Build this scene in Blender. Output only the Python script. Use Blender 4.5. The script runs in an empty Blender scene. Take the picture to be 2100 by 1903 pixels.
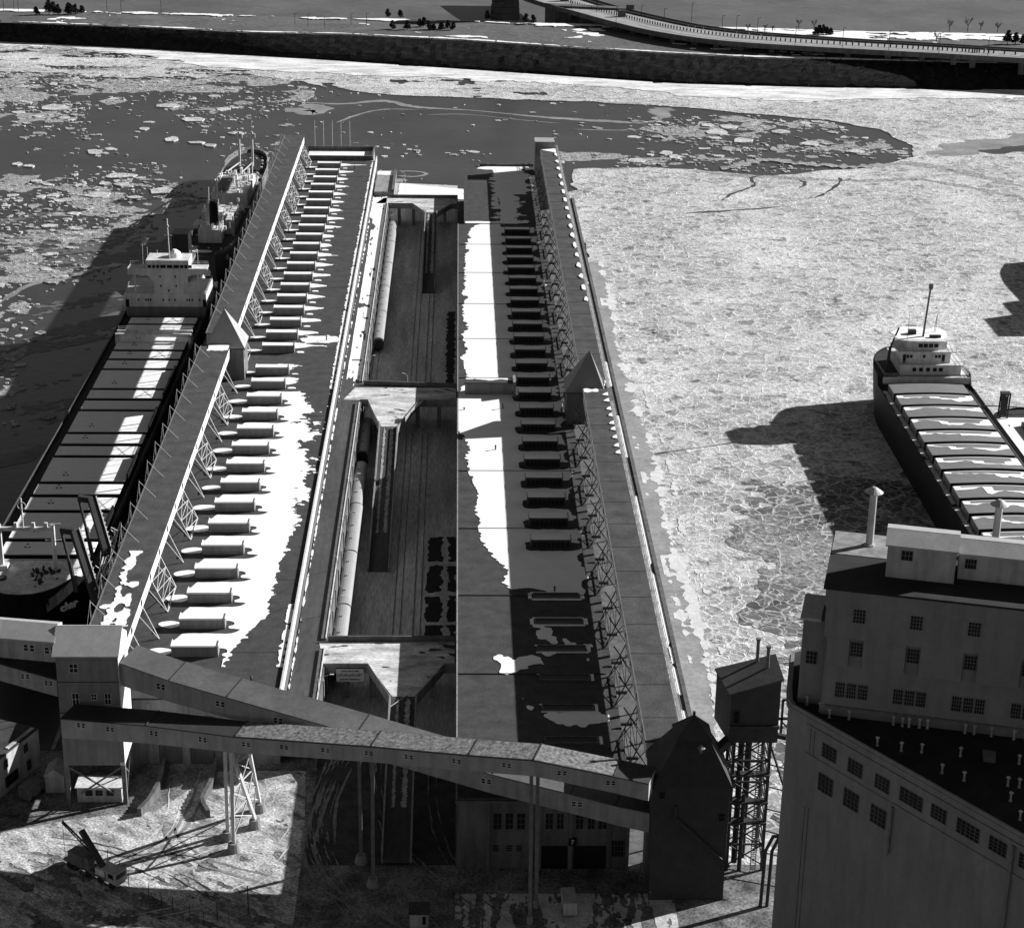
import bpy, math, random
import numpy as np
from mathutils import Vector, Matrix, noise as mnoise
random.seed(7); RNG = np.random.RandomState(7)
scene = bpy.context.scene
COL = scene.collection
R = math.radians

# ---------------------------------------------------------------- camera, sky, sun, exposure
F = 3950.0; CX, CY = 1050.0, 951.5                  # focal length and centre, in pixels of the 2100 x 1903 photograph
_v = np.array([-108., 1571.5, -F])
_n = np.array([-150., -(-108 * -150. + F * F) / 1571.5, -F])
_Y = _v / np.linalg.norm(_v); _Z = -_n / np.linalg.norm(_n); _X = np.cross(_Y, _Z)
CAMM = np.array([_X, _Y, _Z]); CAMP = np.array([0., 0., 180.])
cam = bpy.data.cameras.new('camera'); camo = bpy.data.objects.new('camera', cam); COL.objects.link(camo)
mm = Matrix([list(CAMM[i]) + [CAMP[i]] for i in range(3)] + [[0, 0, 0, 1]])
camo.matrix_world = mm
cam.sensor_fit = 'HORIZONTAL'; cam.sensor_width = 36.0; cam.lens = F / 2100 * 36.0
cam.clip_start = 1.0; cam.clip_end = 20000.0
scene.camera = camo

SUN_AZ, SUN_EL = 66.8, 23.9                          # degrees, azimuth clockwise from +Y
world = bpy.data.worlds.new('World'); scene.world = world; world.use_nodes = True
nt = world.node_tree; nt.nodes.clear()
sky = nt.nodes.new('ShaderNodeTexSky'); sky.sky_type = 'NISHITA'; sky.sun_disc = False
sky.sun_elevation = R(SUN_EL); sky.sun_rotation = R(SUN_AZ); sky.air_density = 0.7; sky.dust_density = 0.3; sky.ozone_density = 2.0
bw = nt.nodes.new('ShaderNodeSeparateColor')   # black and white film behind a red filter: only the red part of the sky exposes it
bg = nt.nodes.new('ShaderNodeBackground'); wo = nt.nodes.new('ShaderNodeOutputWorld')
nt.links.new(sky.outputs[0], bw.inputs[0]); nt.links.new(bw.outputs[0], bg.inputs[0]); nt.links.new(bg.outputs[0], wo.inputs[0])
bg.inputs[1].default_value = 0.065
sun = bpy.data.lights.new('sun', 'SUN'); sun.energy = 5.0; sun.angle = R(0.5); sun.color = (1, 1, 1)
suno = bpy.data.objects.new('sun', sun); COL.objects.link(suno)
sd = Vector((math.sin(R(SUN_AZ)) * math.cos(R(SUN_EL)), math.cos(R(SUN_AZ)) * math.cos(R(SUN_EL)), math.sin(R(SUN_EL))))
suno.rotation_euler = sd.to_track_quat('Z', 'Y').to_euler(); suno.location = (300, 300, 400)
vs = scene.view_settings; vs.view_transform = 'Standard'; vs.look = 'None'; vs.gamma = 1.0; vs.exposure = 0.85; vs.use_curve_mapping = False

# ---------------------------------------------------------------- helpers
def at(px, py, z=None, x=None, y=None):              # the point seen at a photograph pixel, on a plane of known height / X / Y
    d = CAMM @ np.array([px - CX, CY - py, -F])
    t = (z - 180) / d[2] if z is not None else (y / d[1] if y is not None else x / d[0])
    return tuple(float(q) for q in CAMP + t * d)

ORD1 = 'zeroth first second third fourth fifth sixth seventh eighth ninth tenth eleventh twelfth thirteenth fourteenth fifteenth sixteenth seventeenth eighteenth nineteenth'.split()
def ordw(n):
    if n < 20: return ORD1[n]
    t = {2: ('twentieth', 'twenty'), 3: ('thirtieth', 'thirty'), 4: ('fortieth', 'forty'), 5: ('fiftieth', 'fifty')}[n // 10]
    return t[0] if n % 10 == 0 else t[1] + '-' + ORD1[n % 10]

def tag(o, label=None, cat=None, group=None, kind=None):
    if label and len(label.split()) > 16: print('LONG', label)
    if label: o['label'] = label
    if cat: o['category'] = cat
    if group: o['group'] = group
    if kind: o['kind'] = kind
    return o
def thing(name, label, cat, loc=(0, 0, 0), group=None, rz=0):
    o = bpy.data.objects.new(name, None); COL.objects.link(o); o.location = loc; o.rotation_euler = (0, 0, rz)
    o.empty_display_size = 0.5
    return tag(o, label, cat, group)
def copy_tree(o, parent=None):
    c = o.copy(); COL.objects.link(c); c.parent = parent
    for ch in list(o.children): copy_tree(ch, c)
    return c

class MB:
    def __init__(s): s.v = []; s.f = []
    def add(s, vs, fs):
        b = len(s.v); s.v += [tuple(map(float, q)) for q in vs]; s.f += [tuple(b + i for i in f) for f in fs]; return s
    def box(s, x0, x1, y0, y1, z0, z1):
        return s.add([(x0, y0, z0), (x1, y0, z0), (x1, y1, z0), (x0, y1, z0), (x0, y0, z1), (x1, y0, z1), (x1, y1, z1), (x0, y1, z1)],
                     [(0, 3, 2, 1), (4, 5, 6, 7), (0, 1, 5, 4), (1, 2, 6, 5), (2, 3, 7, 6), (3, 0, 4, 7)])
    def prism(s, pts, z0, z1):                        # vertical prism from a counter-clockwise outline
        n = len(pts); a = sum(pts[i][0] * pts[(i + 1) % n][1] - pts[(i + 1) % n][0] * pts[i][1] for i in range(n))
        if a < 0: pts = pts[::-1]
        zz0 = z0 if isinstance(z0, (list, tuple)) else [z0] * n; zz1 = z1 if isinstance(z1, (list, tuple)) else [z1] * n
        vs = [(p[0], p[1], zz0[i]) for i, p in enumerate(pts)] + [(p[0], p[1], zz1[i]) for i, p in enumerate(pts)]
        return s.add(vs, [tuple(range(n - 1, -1, -1)), tuple(range(n, 2 * n))] + [(i, (i + 1) % n, n + (i + 1) % n, n + i) for i in range(n)])
    def hexa(s, q0, q1):                              # quad to quad solid
        return s.add(list(q0) + list(q1), [(0, 3, 2, 1), (4, 5, 6, 7), (0, 1, 5, 4), (1, 2, 6, 5), (2, 3, 7, 6), (3, 0, 4, 7)])
    def bar(s, a, b, w, h=None, n=4):                 # bar or tube between two points
        a = Vector(a); b = Vector(b); d = b - a
        if d.length < 1e-6: return s
        d.normalize(); up = Vector((0, 0, 1)) if abs(d.z) < .95 else Vector((0, 1, 0))
        u = d.cross(up).normalized(); w2 = u.cross(d).normalized(); h = h or w
        off = math.pi / n if n == 4 else 0; k = math.sqrt(2) if n == 4 else 1
        ring = [(math.cos(off + 2 * math.pi * i / n) * w / 2 * k, math.sin(off + 2 * math.pi * i / n) * h / 2 * k) for i in range(n)]
        vs = [tuple(a + u * p + w2 * q) for p, q in ring] + [tuple(b + u * p + w2 * q) for p, q in ring]
        return s.add(vs, [tuple(range(n)), tuple(range(2 * n - 1, n - 1, -1))] + [(i, n + i, n + (i + 1) % n, (i + 1) % n) for i in range(n)])
    def cone(s, c, r0, r1, z0, z1, n=12, cap=True):
        vs = [(c[0] + r0 * math.cos(2 * math.pi * i / n), c[1] + r0 * math.sin(2 * math.pi * i / n), z0) for i in range(n)] + \
             [(c[0] + r1 * math.cos(2 * math.pi * i / n), c[1] + r1 * math.sin(2 * math.pi * i / n), z1) for i in range(n)]
        fs = [(i, (i + 1) % n, n + (i + 1) % n, n + i) for i in range(n)]
        if cap: fs += [tuple(range(n - 1, -1, -1)), tuple(range(n, 2 * n))]
        return s.add(vs, fs)
    def rot(s, ang, c=(0, 0)):
        ca, sa = math.cos(ang), math.sin(ang)
        s.v = [(c[0] + (x - c[0]) * ca - (y - c[1]) * sa, c[1] + (x - c[0]) * sa + (y - c[1]) * ca, z) for x, y, z in s.v]; return s
    def build(s, name, m, parent=None, smooth=False):
        off = Vector((0, 0, 0)); p = parent
        while p is not None: off += p.location; p = p.parent
        me = bpy.data.meshes.new(name); me.from_pydata([(x - off.x, y - off.y, z - off.z) for x, y, z in s.v], [], s.f)
        me.materials.append(m)
        if smooth:
            me.polygons.foreach_set('use_smooth', [True] * len(me.polygons))
        me.update(); o = bpy.data.objects.new(name, me); COL.objects.link(o)
        if parent: o.parent = parent
        return o
def struct(name, mb, m, parent=None): return tag(mb.build(name, m, parent), kind='structure')

# ---- materials (a black and white photograph: every surface is a grey)
MATS = {}
def mat(name, base, rough=.85, var=.15, scale=.5, fine=0, stretch=(1, 1, 1), bump=0, spec=.25, wave=None, stain=0, metal=0, rotz=0):
    if name in MATS: return MATS[name]
    m = bpy.data.materials.new(name); m.use_nodes = True; t = m.node_tree; N = t.nodes; L = t.links
    p = N['Principled BSDF']; p.inputs['Roughness'].default_value = rough; p.inputs['Specular IOR Level'].default_value = spec; p.inputs['Metallic'].default_value = metal
    g = N.new('ShaderNodeNewGeometry'); mp = N.new('ShaderNodeMapping'); mp.inputs['Scale'].default_value = stretch
    if rotz:
        m0_ = N.new('ShaderNodeMapping'); m0_.inputs['Rotation'].default_value = (0, 0, R(rotz)); L.new(g.outputs['Position'], m0_.inputs[0]); L.new(m0_.outputs[0], mp.inputs[0])
    else: L.new(g.outputs['Position'], mp.inputs[0])
    n = N.new('ShaderNodeTexNoise'); n.inputs['Scale'].default_value = scale; n.inputs['Detail'].default_value = 8; n.inputs['Roughness'].default_value = .62
    L.new(mp.outputs[0], n.inputs['Vector'])
    r = N.new('ShaderNodeMapRange'); r.inputs[1].default_value = .3; r.inputs[2].default_value = .7
    r.inputs[3].default_value = base * (1 - var); r.inputs[4].default_value = base * (1 + var); L.new(n.outputs[0], r.inputs[0])
    out = r.outputs[0]
    def mul(a, b):
        q = N.new('ShaderNodeMath'); q.operation = 'MULTIPLY'; L.new(a, q.inputs[0]); L.new(b, q.inputs[1]); return q.outputs[0]
    if fine:
        n2 = N.new('ShaderNodeTexNoise'); n2.inputs['Scale'].default_value = scale * 9; n2.inputs['Detail'].default_value = 5; L.new(mp.outputs[0], n2.inputs['Vector'])
        r2 = N.new('ShaderNodeMapRange'); r2.inputs[1].default_value = .3; r2.inputs[2].default_value = .7; r2.inputs[3].default_value = 1 - fine; r2.inputs[4].default_value = 1 + fine
        L.new(n2.outputs[0], r2.inputs[0]); out = mul(out, r2.outputs[0])
    if stain:
        n3 = N.new('ShaderNodeTexNoise'); n3.inputs['Scale'].default_value = .8; n3.inputs['Detail'].default_value = 4
        m3 = N.new('ShaderNodeMapping'); m3.inputs['Scale'].default_value = (1, 1, .12); L.new(g.outputs['Position'], m3.inputs[0]); L.new(m3.outputs[0], n3.inputs['Vector'])
        r3 = N.new('ShaderNodeMapRange'); r3.inputs[1].default_value = .42; r3.inputs[2].default_value = .62; r3.inputs[3].default_value = 1; r3.inputs[4].default_value = 1 - stain
        L.new(n3.outputs[0], r3.inputs[0]); out = mul(out, r3.outputs[0])
    if wave:
        w = N.new('ShaderNodeTexWave'); w.wave_type = 'BANDS'; w.bands_direction = wave[0]; w.inputs['Scale'].default_value = wave[1]; w.inputs['Distortion'].default_value = .3
        L.new(g.outputs['Position'], w.inputs['Vector'])
        r4 = N.new('ShaderNodeMapRange'); r4.inputs[3].default_value = 1 - wave[2]; r4.inputs[4].default_value = 1; L.new(w.outputs['Fac'], r4.inputs[0]); out = mul(out, r4.outputs[0])
    L.new(out, p.inputs['Base Color'])
    if bump:
        b = N.new('ShaderNodeBump'); b.inputs['Strength'].default_value = bump; b.inputs['Distance'].default_value = .25
        L.new(n.outputs[0], b.inputs['Height']); L.new(b.outputs[0], p.inputs['Normal'])
    MATS[name] = m; return m

snow = mat('snow', .84, .7, .05, .35, bump=.25)
snow_dirty = mat('dirty_snow', .5, .8, .45, .25, fine=.25, bump=.3)
tar = mat('tar_roof', .05, .85, .35, .35, fine=.28)
gal_roof = mat('gallery_roofing', .068, .85, .35, .3, fine=.3, wave=('Y', 1.2, .18))
gal_wall = mat('white_painted_boards', .62, .6, .15, .4, fine=.15, stain=.2)
conc = mat('concrete', .26, .85, .15, .25, fine=.08, stain=.3)
conc_d = mat('dark_concrete', .12, .9, .25, .2, fine=.1, stain=.3)
asphalt = mat('asphalt', .06, .85, .35, .15, fine=.2, stretch=(1, .25, 1))
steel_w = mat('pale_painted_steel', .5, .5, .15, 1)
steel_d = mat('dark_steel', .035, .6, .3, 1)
steel_m = mat('grey_steel', .14, .6, .3, 1)
hull_b = mat('black_hull_paint', .009, .6, .4, .15, stain=.3, spec=.15)
ship_w = mat('white_ship_paint', .62, .5, .12, .3, stain=.2)
deck_m = mat('ship_deck', .03, .7, .4, .6, fine=.3)
glass = mat('window_glass', .008, .35, .1, 1, spec=.2)
clad = mat('asbestos_cladding', .2, .85, .12, .4, fine=.08, stain=.2, wave=('X', 1.6, .1))
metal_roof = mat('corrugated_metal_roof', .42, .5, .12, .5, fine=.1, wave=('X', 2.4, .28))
elev_conc = mat('elevator_concrete', .2, .9, .12, .12, fine=.06, stain=.12)
train_m = mat('coach_roof_steel', .32, .4, .12, .3, spec=.5)
train_side = mat('coach_side_steel', .1, .4, .2, 1, spec=.5)
well_floor = mat('trodden_snow_tracks', .5, .9, .3, .3, fine=.3, stretch=(1, .12, 1), bump=.2)
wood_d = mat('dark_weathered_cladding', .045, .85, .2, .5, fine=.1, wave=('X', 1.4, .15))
bush_m = mat('bare_scrub', .03, .9, .5, 2)
pine_m = mat('pine_foliage', .03, .9, .4, 1.5)
bark_m = mat('bark', .05, .9, .3, 2)
sign_w = mat('sign_board_white', .6, .6, .05, 2)
sign_k = mat('sign_lettering', .015, .6, .05, 2)
truck_m = mat('crane_truck_paint', .12, .5, .3, 1)
rubber = mat('rubber', .015, .8, .2, 3)
white_wall = mat('white_rendered_wall', .4, .8, .15, .5, stain=.25)

# water: dark, a little glossy, wind ruffled
def water_mat(name, base, rough, bscale, bstr, streak=.25):
    m = mat(name, base, rough, streak, .02, fine=.12, stretch=(1, 1, 1), spec=.5); t = m.node_tree; N = t.nodes; L = t.links; p = N['Principled BSDF']
    n = N.new('ShaderNodeTexNoise'); n.inputs['Scale'].default_value = bscale; n.inputs['Detail'].default_value = 4
    g = N.new('ShaderNodeNewGeometry'); L.new(g.outputs['Position'], n.inputs['Vector'])
    b = N.new('ShaderNodeBump'); b.inputs['Strength'].default_value = bstr; b.inputs['Distance'].default_value = .3; L.new(n.outputs[0], b.inputs['Height']); L.new(b.outputs[0], p.inputs['Normal'])
    return m
water_m = water_mat('harbour_water', .042, .28, .35, .25)
river_m = water_mat('river_water', .1, .5, .12, .9, .3)

def ice_mat(name, cells, lo, hi, line, lw, snowy=.5, dark=.0):
    m = bpy.data.materials.new(name); m.use_nodes = True; t = m.node_tree; N = t.nodes; L = t.links; p = N['Principled BSDF']
    p.inputs['Roughness'].default_value = .8; p.inputs['Specular IOR Level'].default_value = .2
    g = N.new('ShaderNodeNewGeometry')
    nd = N.new('ShaderNodeTexNoise'); nd.inputs['Scale'].default_value = cells * 1.3; nd.inputs['Detail'].default_value = 4; L.new(g.outputs['Position'], nd.inputs['Vector'])
    va = N.new('ShaderNodeVectorMath'); va.operation = 'MULTIPLY_ADD'; L.new(nd.outputs['Color'], va.inputs[0]); va.inputs[1].default_value = (1.5 / cells * .45,) * 3; L.new(g.outputs['Position'], va.inputs[2])
    def math_(op, a, b, c=None):
        q = N.new('ShaderNodeMath'); q.operation = op; q.use_clamp = False
        for i, x in enumerate((a, b, c)):
            if x is None: continue
            if isinstance(x, (int, float)): q.inputs[i].default_value = x
            else: L.new(x, q.inputs[i])
        return q.outputs[0]
    def rng(x, a, b, c, d):
        q = N.new('ShaderNodeMapRange'); L.new(x, q.inputs[0])
        for i, k in enumerate((a, b, c, d)): q.inputs[1 + i].default_value = k
        return q.outputs[0]
    def vor(sc, feat):
        q = N.new('ShaderNodeTexVoronoi'); q.feature = feat; q.inputs['Scale'].default_value = sc; L.new(va.outputs[0], q.inputs['Vector']); return q
    e1 = vor(cells, 'DISTANCE_TO_EDGE'); e2 = vor(cells * 2.3, 'DISTANCE_TO_EDGE'); c1 = vor(cells, 'F1'); c2 = vor(cells * 2.3, 'F1')
    big = N.new('ShaderNodeTexNoise'); big.inputs['Scale'].default_value = .022; big.inputs['Detail'].default_value = 5; L.new(g.outputs['Position'], big.inputs['Vector'])
    sm = N.new('ShaderNodeTexNoise'); sm.inputs['Scale'].default_value = .8; sm.inputs['Detail'].default_value = 8; sm.inputs['Roughness'].default_value = .7; L.new(g.outputs['Position'], sm.inputs['Vector'])
    l1 = rng(e1.outputs['Distance'], .0, lw, 1, 0); l2 = rng(e2.outputs['Distance'], 0, lw * 1.2, .75, 0)
    ln = math_('MAXIMUM', l1, l2); ln = math_('MULTIPLY', ln, rng(sm.outputs[0], .35, .6, .15, 1))
    sep = N.new('ShaderNodeSeparateColor'); L.new(c1.outputs['Color'], sep.inputs[0]); sep2 = N.new('ShaderNodeSeparateColor'); L.new(c2.outputs['Color'], sep2.inputs[0])
    cellv = math_('ADD', math_('MULTIPLY', sep.outputs[0], .55), math_('MULTIPLY', sep2.outputs[0], .45))
    b0 = rng(cellv, .15, .85, lo, hi)
    b1 = math_('MULTIPLY', b0, rng(sm.outputs[0], .3, .7, .7, 1.3))
    sw = math_('MULTIPLY', rng(big.outputs[0], .46, .62, 0, 1), snowy)
    sw = math_('MULTIPLY', sw, rng(sm.outputs[0], .4, .56, .1, 1))
    fac = math_('MAXIMUM', ln, sw)
    mx = N.new('ShaderNodeMix'); mx.data_type = 'FLOAT'; L.new(fac, mx.inputs[0]); L.new(b1, mx.inputs[2]); mx.inputs[3].default_value = line
    out = mx.outputs[0]
    if dark:
        md = N.new('ShaderNodeTexNoise'); md.inputs['Scale'].default_value = .16; md.inputs['Detail'].default_value = 7; md.inputs['Roughness'].default_value = .68; L.new(g.outputs['Position'], md.inputs['Vector'])
        out = math_('MULTIPLY', out, rng(md.outputs[0], .56, .64, 1, 1 - dark))
    L.new(out, p.inputs['Base Color'])
    b = N.new('ShaderNodeBump'); b.inputs['Strength'].default_value = .5; b.inputs['Distance'].default_value = .35
    hh = math_('ADD', math_('MULTIPLY', ln, .8), sm.outputs[0]); L.new(hh, b.inputs['Height']); L.new(b.outputs[0], p.inputs['Normal'])
    MATS[name] = m; return m
pack2_m = ice_mat('dark_pack_ice', .16, .05, .15, .66, .06, .4, .3)
pack_m = ice_mat('pack_ice', .22, .18, .46, .84, .07, .7, .6)
floe_m = ice_mat('floe_ice', .3, .3, .56, .7, .06, .3)
brash_m = ice_mat('brash_ice', .6, .07, .34, .55, .1, .2, .6)
thin_m = mat('thin_ice_sheet', .24, .6, .3, .08, fine=.12)
smooth_m = mat('quay_side_ice', .27, .7, .22, .12, fine=.18, bump=.2)
shore_ice = mat('snow_covered_shore_ice', .66, .8, .45, .05, fine=.25, bump=.3, stretch=(1, 3, 1))
land_m = mat('dry_winter_grass', .1, .95, .3, .05, fine=.3)
bank_m = mat('dark_rocky_bank', .015, .95, .6, .25, fine=.5, bump=.3, spec=.05)

# ---- numpy value noise
_L = RNG.rand(256, 256)
def vnoise(x, y):
    xi = np.floor(x).astype(int); yi = np.floor(y).astype(int); fx = x - xi; fy = y - yi
    fx = fx * fx * (3 - 2 * fx); fy = fy * fy * (3 - 2 * fy)
    a = _L[xi % 256, yi % 256]; b = _L[(xi + 1) % 256, yi % 256]; c = _L[xi % 256, (yi + 1) % 256]; d = _L[(xi + 1) % 256, (yi + 1) % 256]
    return (a * (1 - fx) + b * fx) * (1 - fy) + (c * (1 - fx) + d * fx) * fy
def fbm(x, y, s=1., oct=4, seed=0):
    o = 0; a = 1; t = 0
    for k in range(oct):
        o = o + a * (vnoise(x * s + 17.3 * seed + 5.1 * k, y * s + 9.7 * seed + 3.3 * k) - .5); t += a; a *= .55; s *= 2.03
    return o / t * 2
def sdist(X, Y, poly):                                # signed distance to a polygon, positive inside
    P = np.array(poly, float); n = len(P); d = np.full(X.shape, 1e9); ins = np.zeros(X.shape, bool)
    for i in range(n):
        ax, ay = P[i]; bx, by = P[(i + 1) % n]; ex, ey = bx - ax, by - ay
        t = np.clip(((X - ax) * ex + (Y - ay) * ey) / (ex * ex + ey * ey + 1e-9), 0, 1)
        d = np.minimum(d, np.hypot(X - ax - t * ex, Y - ay - t * ey))
        if ay != by:
            c = ((ay > Y) != (by > Y)) & (X < (bx - ax) * (Y - ay) / (by - ay) + ax); ins ^= c
    return np.where(ins, d, -d)
def patch(x0, x1, y0, y1, st, field, z, skirt=.12, sty=None):   # a sheet wherever field > 0, with its edge cut by marching squares and its rim turned down
    sty = sty or st; nx = int(round((x1 - x0) / st)); ny = int(round((y1 - y0) / sty)); xs = np.linspace(x0, x1, nx + 1); ys = np.linspace(y0, y1, ny + 1)
    X, Y = np.meshgrid(xs, ys, indexing='ij'); Fv = field(X, Y)
    Fv[0, :] = Fv[-1, :] = -1e-3; Fv[:, 0] = Fv[:, -1] = -1e-3
    pos = Fv > 0; cnt = pos[:-1, :-1].astype(int) + pos[1:, :-1] + pos[1:, 1:] + pos[:-1, 1:]
    mb = MB(); V = mb.v; FF = mb.f; idx = {}
    def gv(key, x, y, zz):
        k = (key, zz)
        if k not in idx: idx[k] = len(V); V.append((float(x), float(y), zz))
        return idx[k]
    full = cnt == 4
    for j in range(ny):
        i = 0; col = full[:, j]
        while i < nx:
            if col[i]:
                i0 = i
                while i < nx and col[i]: i += 1
                b = len(V); V += [(xs[i0], ys[j], z), (xs[i], ys[j], z), (xs[i], ys[j + 1], z), (xs[i0], ys[j + 1], z)]; FF.append((b, b + 1, b + 2, b + 3))
            else: i += 1
    for i, j in zip(*np.nonzero((cnt > 0) & (cnt < 4))):
        cs = [(i, j), (i + 1, j), (i + 1, j + 1), (i, j + 1)]; poly = []; cut = []
        for k in range(4):
            a = cs[k]; b = cs[(k + 1) % 4]; fa = Fv[a]; fb = Fv[b]
            if fa > 0: poly.append((xs[a[0]], ys[a[1]]))
            if (fa > 0) != (fb > 0):
                t = fa / (fa - fb); q = (xs[a[0]] + (xs[b[0]] - xs[a[0]]) * t, ys[a[1]] + (ys[b[1]] - ys[a[1]]) * t); poly.append(q); cut.append(q)
        if len(poly) < 3: continue
        b = len(V); V += [(p[0], p[1], z) for p in poly]; FF.append(tuple(range(b, b + len(poly))))
        if skirt and len(cut) == 2:
            b = len(V); V += [(cut[0][0], cut[0][1], z), (cut[1][0], cut[1][1], z), (cut[1][0], cut[1][1], z - skirt), (cut[0][0], cut[0][1], z - skirt)]; FF.append((b, b + 1, b + 2, b + 3))
    return mb
def smooth_line(pts, n=6):
    P = [np.array(p, float) for p in pts]; P = [2 * P[0] - P[1]] + P + [2 * P[-1] - P[-2]]; out = []
    for i in range(1, len(P) - 2):
        for k in range(n):
            t = k / n; out.append(.5 * ((2 * P[i]) + (-P[i - 1] + P[i + 1]) * t + (2 * P[i - 1] - 5 * P[i] + 4 * P[i + 1] - P[i + 2]) * t * t + (-P[i - 1] + 3 * P[i] - 3 * P[i + 1] + P[i + 2]) * t ** 3))
    out.append(P[-2]); return out
def ribbon(pts, w, z, jit=.3, th=.06, n=6):           # thin strip of varying width
    P = smooth_line(pts, n); mb = MB(); m = len(P); rng = random.Random(len(pts) * 31 + int(abs(pts[0][0])))
    Lf = []; Rt = []
    for i, p in enumerate(P):
        a = P[max(0, i - 1)]; b = P[min(m - 1, i + 1)]; d = (b - a)[:2]; d = d / (np.linalg.norm(d) + 1e-9); nn = np.array([-d[1], d[0]])
        ww = w(i / (m - 1)) if callable(w) else w; e = min(1, i / 3 + .15, (m - 1 - i) / 3 + .15)
        zz = p[2] if len(p) > 2 else z
        Lf.append((*(p[:2] + nn * ww / 2 * e * (1 + rng.uniform(-jit, jit))), zz)); Rt.append((*(p[:2] - nn * ww / 2 * e * (1 + rng.uniform(-jit, jit))), zz))
    for i in range(m - 1):
        mb.hexa([(q[0], q[1], q[2] - th) for q in (Rt[i], Rt[i + 1], Lf[i + 1], Lf[i])], [Rt[i], Rt[i + 1], Lf[i + 1], Lf[i]])
    return mb
def text_mesh(name, s, size, m, parent, loc, rot, depth=.05, align='CENTER', shear=0):
    c = bpy.data.curves.new(name, 'FONT'); c.body = s; c.size = size; c.extrude = depth; c.align_x = align; c.align_y = 'CENTER'; c.shear = shear; c.offset = size * .012
    o = bpy.data.objects.new(name + '_curve', c); me = bpy.data.meshes.new_from_object(o); me.name = name
    bpy.data.objects.remove(o); bpy.data.curves.remove(c)
    me.materials.clear(); me.materials.append(m); o = bpy.data.objects.new(name, me); COL.objects.link(o)
    if parent:
        o.parent = parent; off = Vector((0, 0, 0)); p = parent
        while p is not None: off += p.location; p = p.parent
        o.location = Vector(loc) - off
    else: o.location = loc
    o.rotation_euler = rot; return o

ZQ, ZR, ZS = 7.0, 15.0, 20.0       # quay and streets, raised roadway between the sheds, shed roofs
ZGT, ZGB = 29.2, 26.2              # grain gallery roof and soffit
# ================================================================ THE SETTING
def w0(px, z=0): return [at(a, b, z)[:2] for a, b in px]
struct('harbour_water', MB().add([(-3000, -200, 0), (3000, -200, 0), (3000, 1075, 0), (-3000, 1075, 0)], [(0, 1, 2, 3)]), water_m)
struct('river_water', MB().add([(-6000, 1075, 0), (6000, 1075, 0), (6000, 9000, 0), (-6000, 9000, 0)], [(0, 1, 2, 3)]), river_m)

# far shore: water line, top of the bank, far edge of the land
BASE = [(-600, 1190), (-400, 1130), (-252, 1077), (-169, 1058), (-61.6, 1026.3), (40, 993.4), (113, 970), (186, 963.4), (285, 963), (420, 962), (800, 960)]
TOP = [(-600, 1200), (-400, 1140), (-253, 1083), (-170, 1070), (-113, 1056), (-62, 1053), (3, 1038), (54, 1020), (104, 1005), (153, 993), (286, 982), (420, 978), (800, 975)]
FAR = [(-600, 1180), (-400, 1150), (-263, 1132), (-179, 1126), (-66, 1112), (3, 1108), (58, 1099), (154, 1092), (313, 1076), (500, 1070), (800, 1065)]
def interp(line, x): return float(np.interp(x, [p[0] for p in line], [p[1] for p in line]))
mb = MB(); xs = np.arange(-600, 800, 3.0); rows = []
for i, x in enumerate(xs):
    b = interp(BASE, x); t = max(interp(TOP, x), b + 6); r = []
    for k in range(9):
        u = k / 8; y = b + (t - b) * u ** 1.3; z = -.3 + 10.3 * u ** .8
        q = mnoise.noise(Vector((x * .22, k * .9, 3))) * 1.3 + mnoise.noise(Vector((x * .9, k * 2.1, 9))) * .7
        if 0 < k < 8: z += q * .8; y += q * 1.1
        else: y += mnoise.noise(Vector((x * .15, k, 7))) * 1.5
        r.append((x, y, z))
    rows.append(r)
for r in rows: mb.v += r
for i in range(len(rows) - 1):
    for k in range(8): a = i * 9 + k; mb.f.append((a, a + 9, a + 10, a + 1))
struct('rocky_bank', mb, bank_m)
mb = MB(); n = len(xs)
for i, x in enumerate(xs):
    r = rows[i][8]; f = max(interp(FAR, x) + mnoise.noise(Vector((x * .06, 1, 1))) * 3, r[1] + 8)
    mb.v += [(x, r[1], r[2] - .02), (x, (r[1] + f) / 2, 10.3), (x, f, 9.6), (x, f + 9, -.5)]
for i in range(n - 1):
    for k in range(3): a = i * 4 + k; mb.f.append((a, a + 4, a + 5, a + 1))
struct('grass_land', mb, land_m)
# snow lying in patches on the grass and along the top of the bank
def fs(X, Y):
    b = np.interp(X, [p[0] for p in TOP], [p[1] for p in TOP]); f = np.interp(X, [p[0] for p in FAR], [p[1] for p in FAR])
    n1 = fbm(X, Y * 2.2, .035, 5, 2); n2 = fbm(X, Y, .25, 3, 5)
    edge = .62 - np.abs(Y - b - 3) * .35; far = .55 - np.abs(f - Y - 5) * .12
    right = np.where((X > 150) & (X < 330), .35 - np.abs(Y - (f - 18)) * .03, -1)
    a = np.maximum(np.maximum(edge, far), right) + n1 * 1.1 + n2 * .5 - .22
    c = n1 * 1.5 + n2 * .7 - .78
    return np.where((Y > b + 1.2) & (Y < f - 1), np.maximum(a, c), -1.)
snowy = patch(-330, 380, 985, 1150, 1.2, fs, 10.36, .25)
struct('snow_patches', snowy, snow)
# scrub on the bank: many bare bushes, nobody could count them
mb = MB(); rr = random.Random(4)
for i in range(1300):
    x = rr.uniform(-300, 340); b = interp(BASE, x); t = max(interp(TOP, x), b + 6); u = rr.random() ** .7; y = b + (t - b) * u; z = 10 * u ** .8
    h = rr.uniform(.4, 1.6)
    for k in range(4):
        a = rr.uniform(0, 6.28); dx, dy = math.cos(a) * h * .5, math.sin(a) * h * .5
        mb.add([(x, y, z), (x + dx, y + dy, z + h), (x + dx + .18 * h, y + dy, z + h * .8)], [(0, 1, 2)])
tag(mb.build('scrub', bush_m), 'bare scrub growing all along the dark far bank', 'scrub', kind='stuff')

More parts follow.
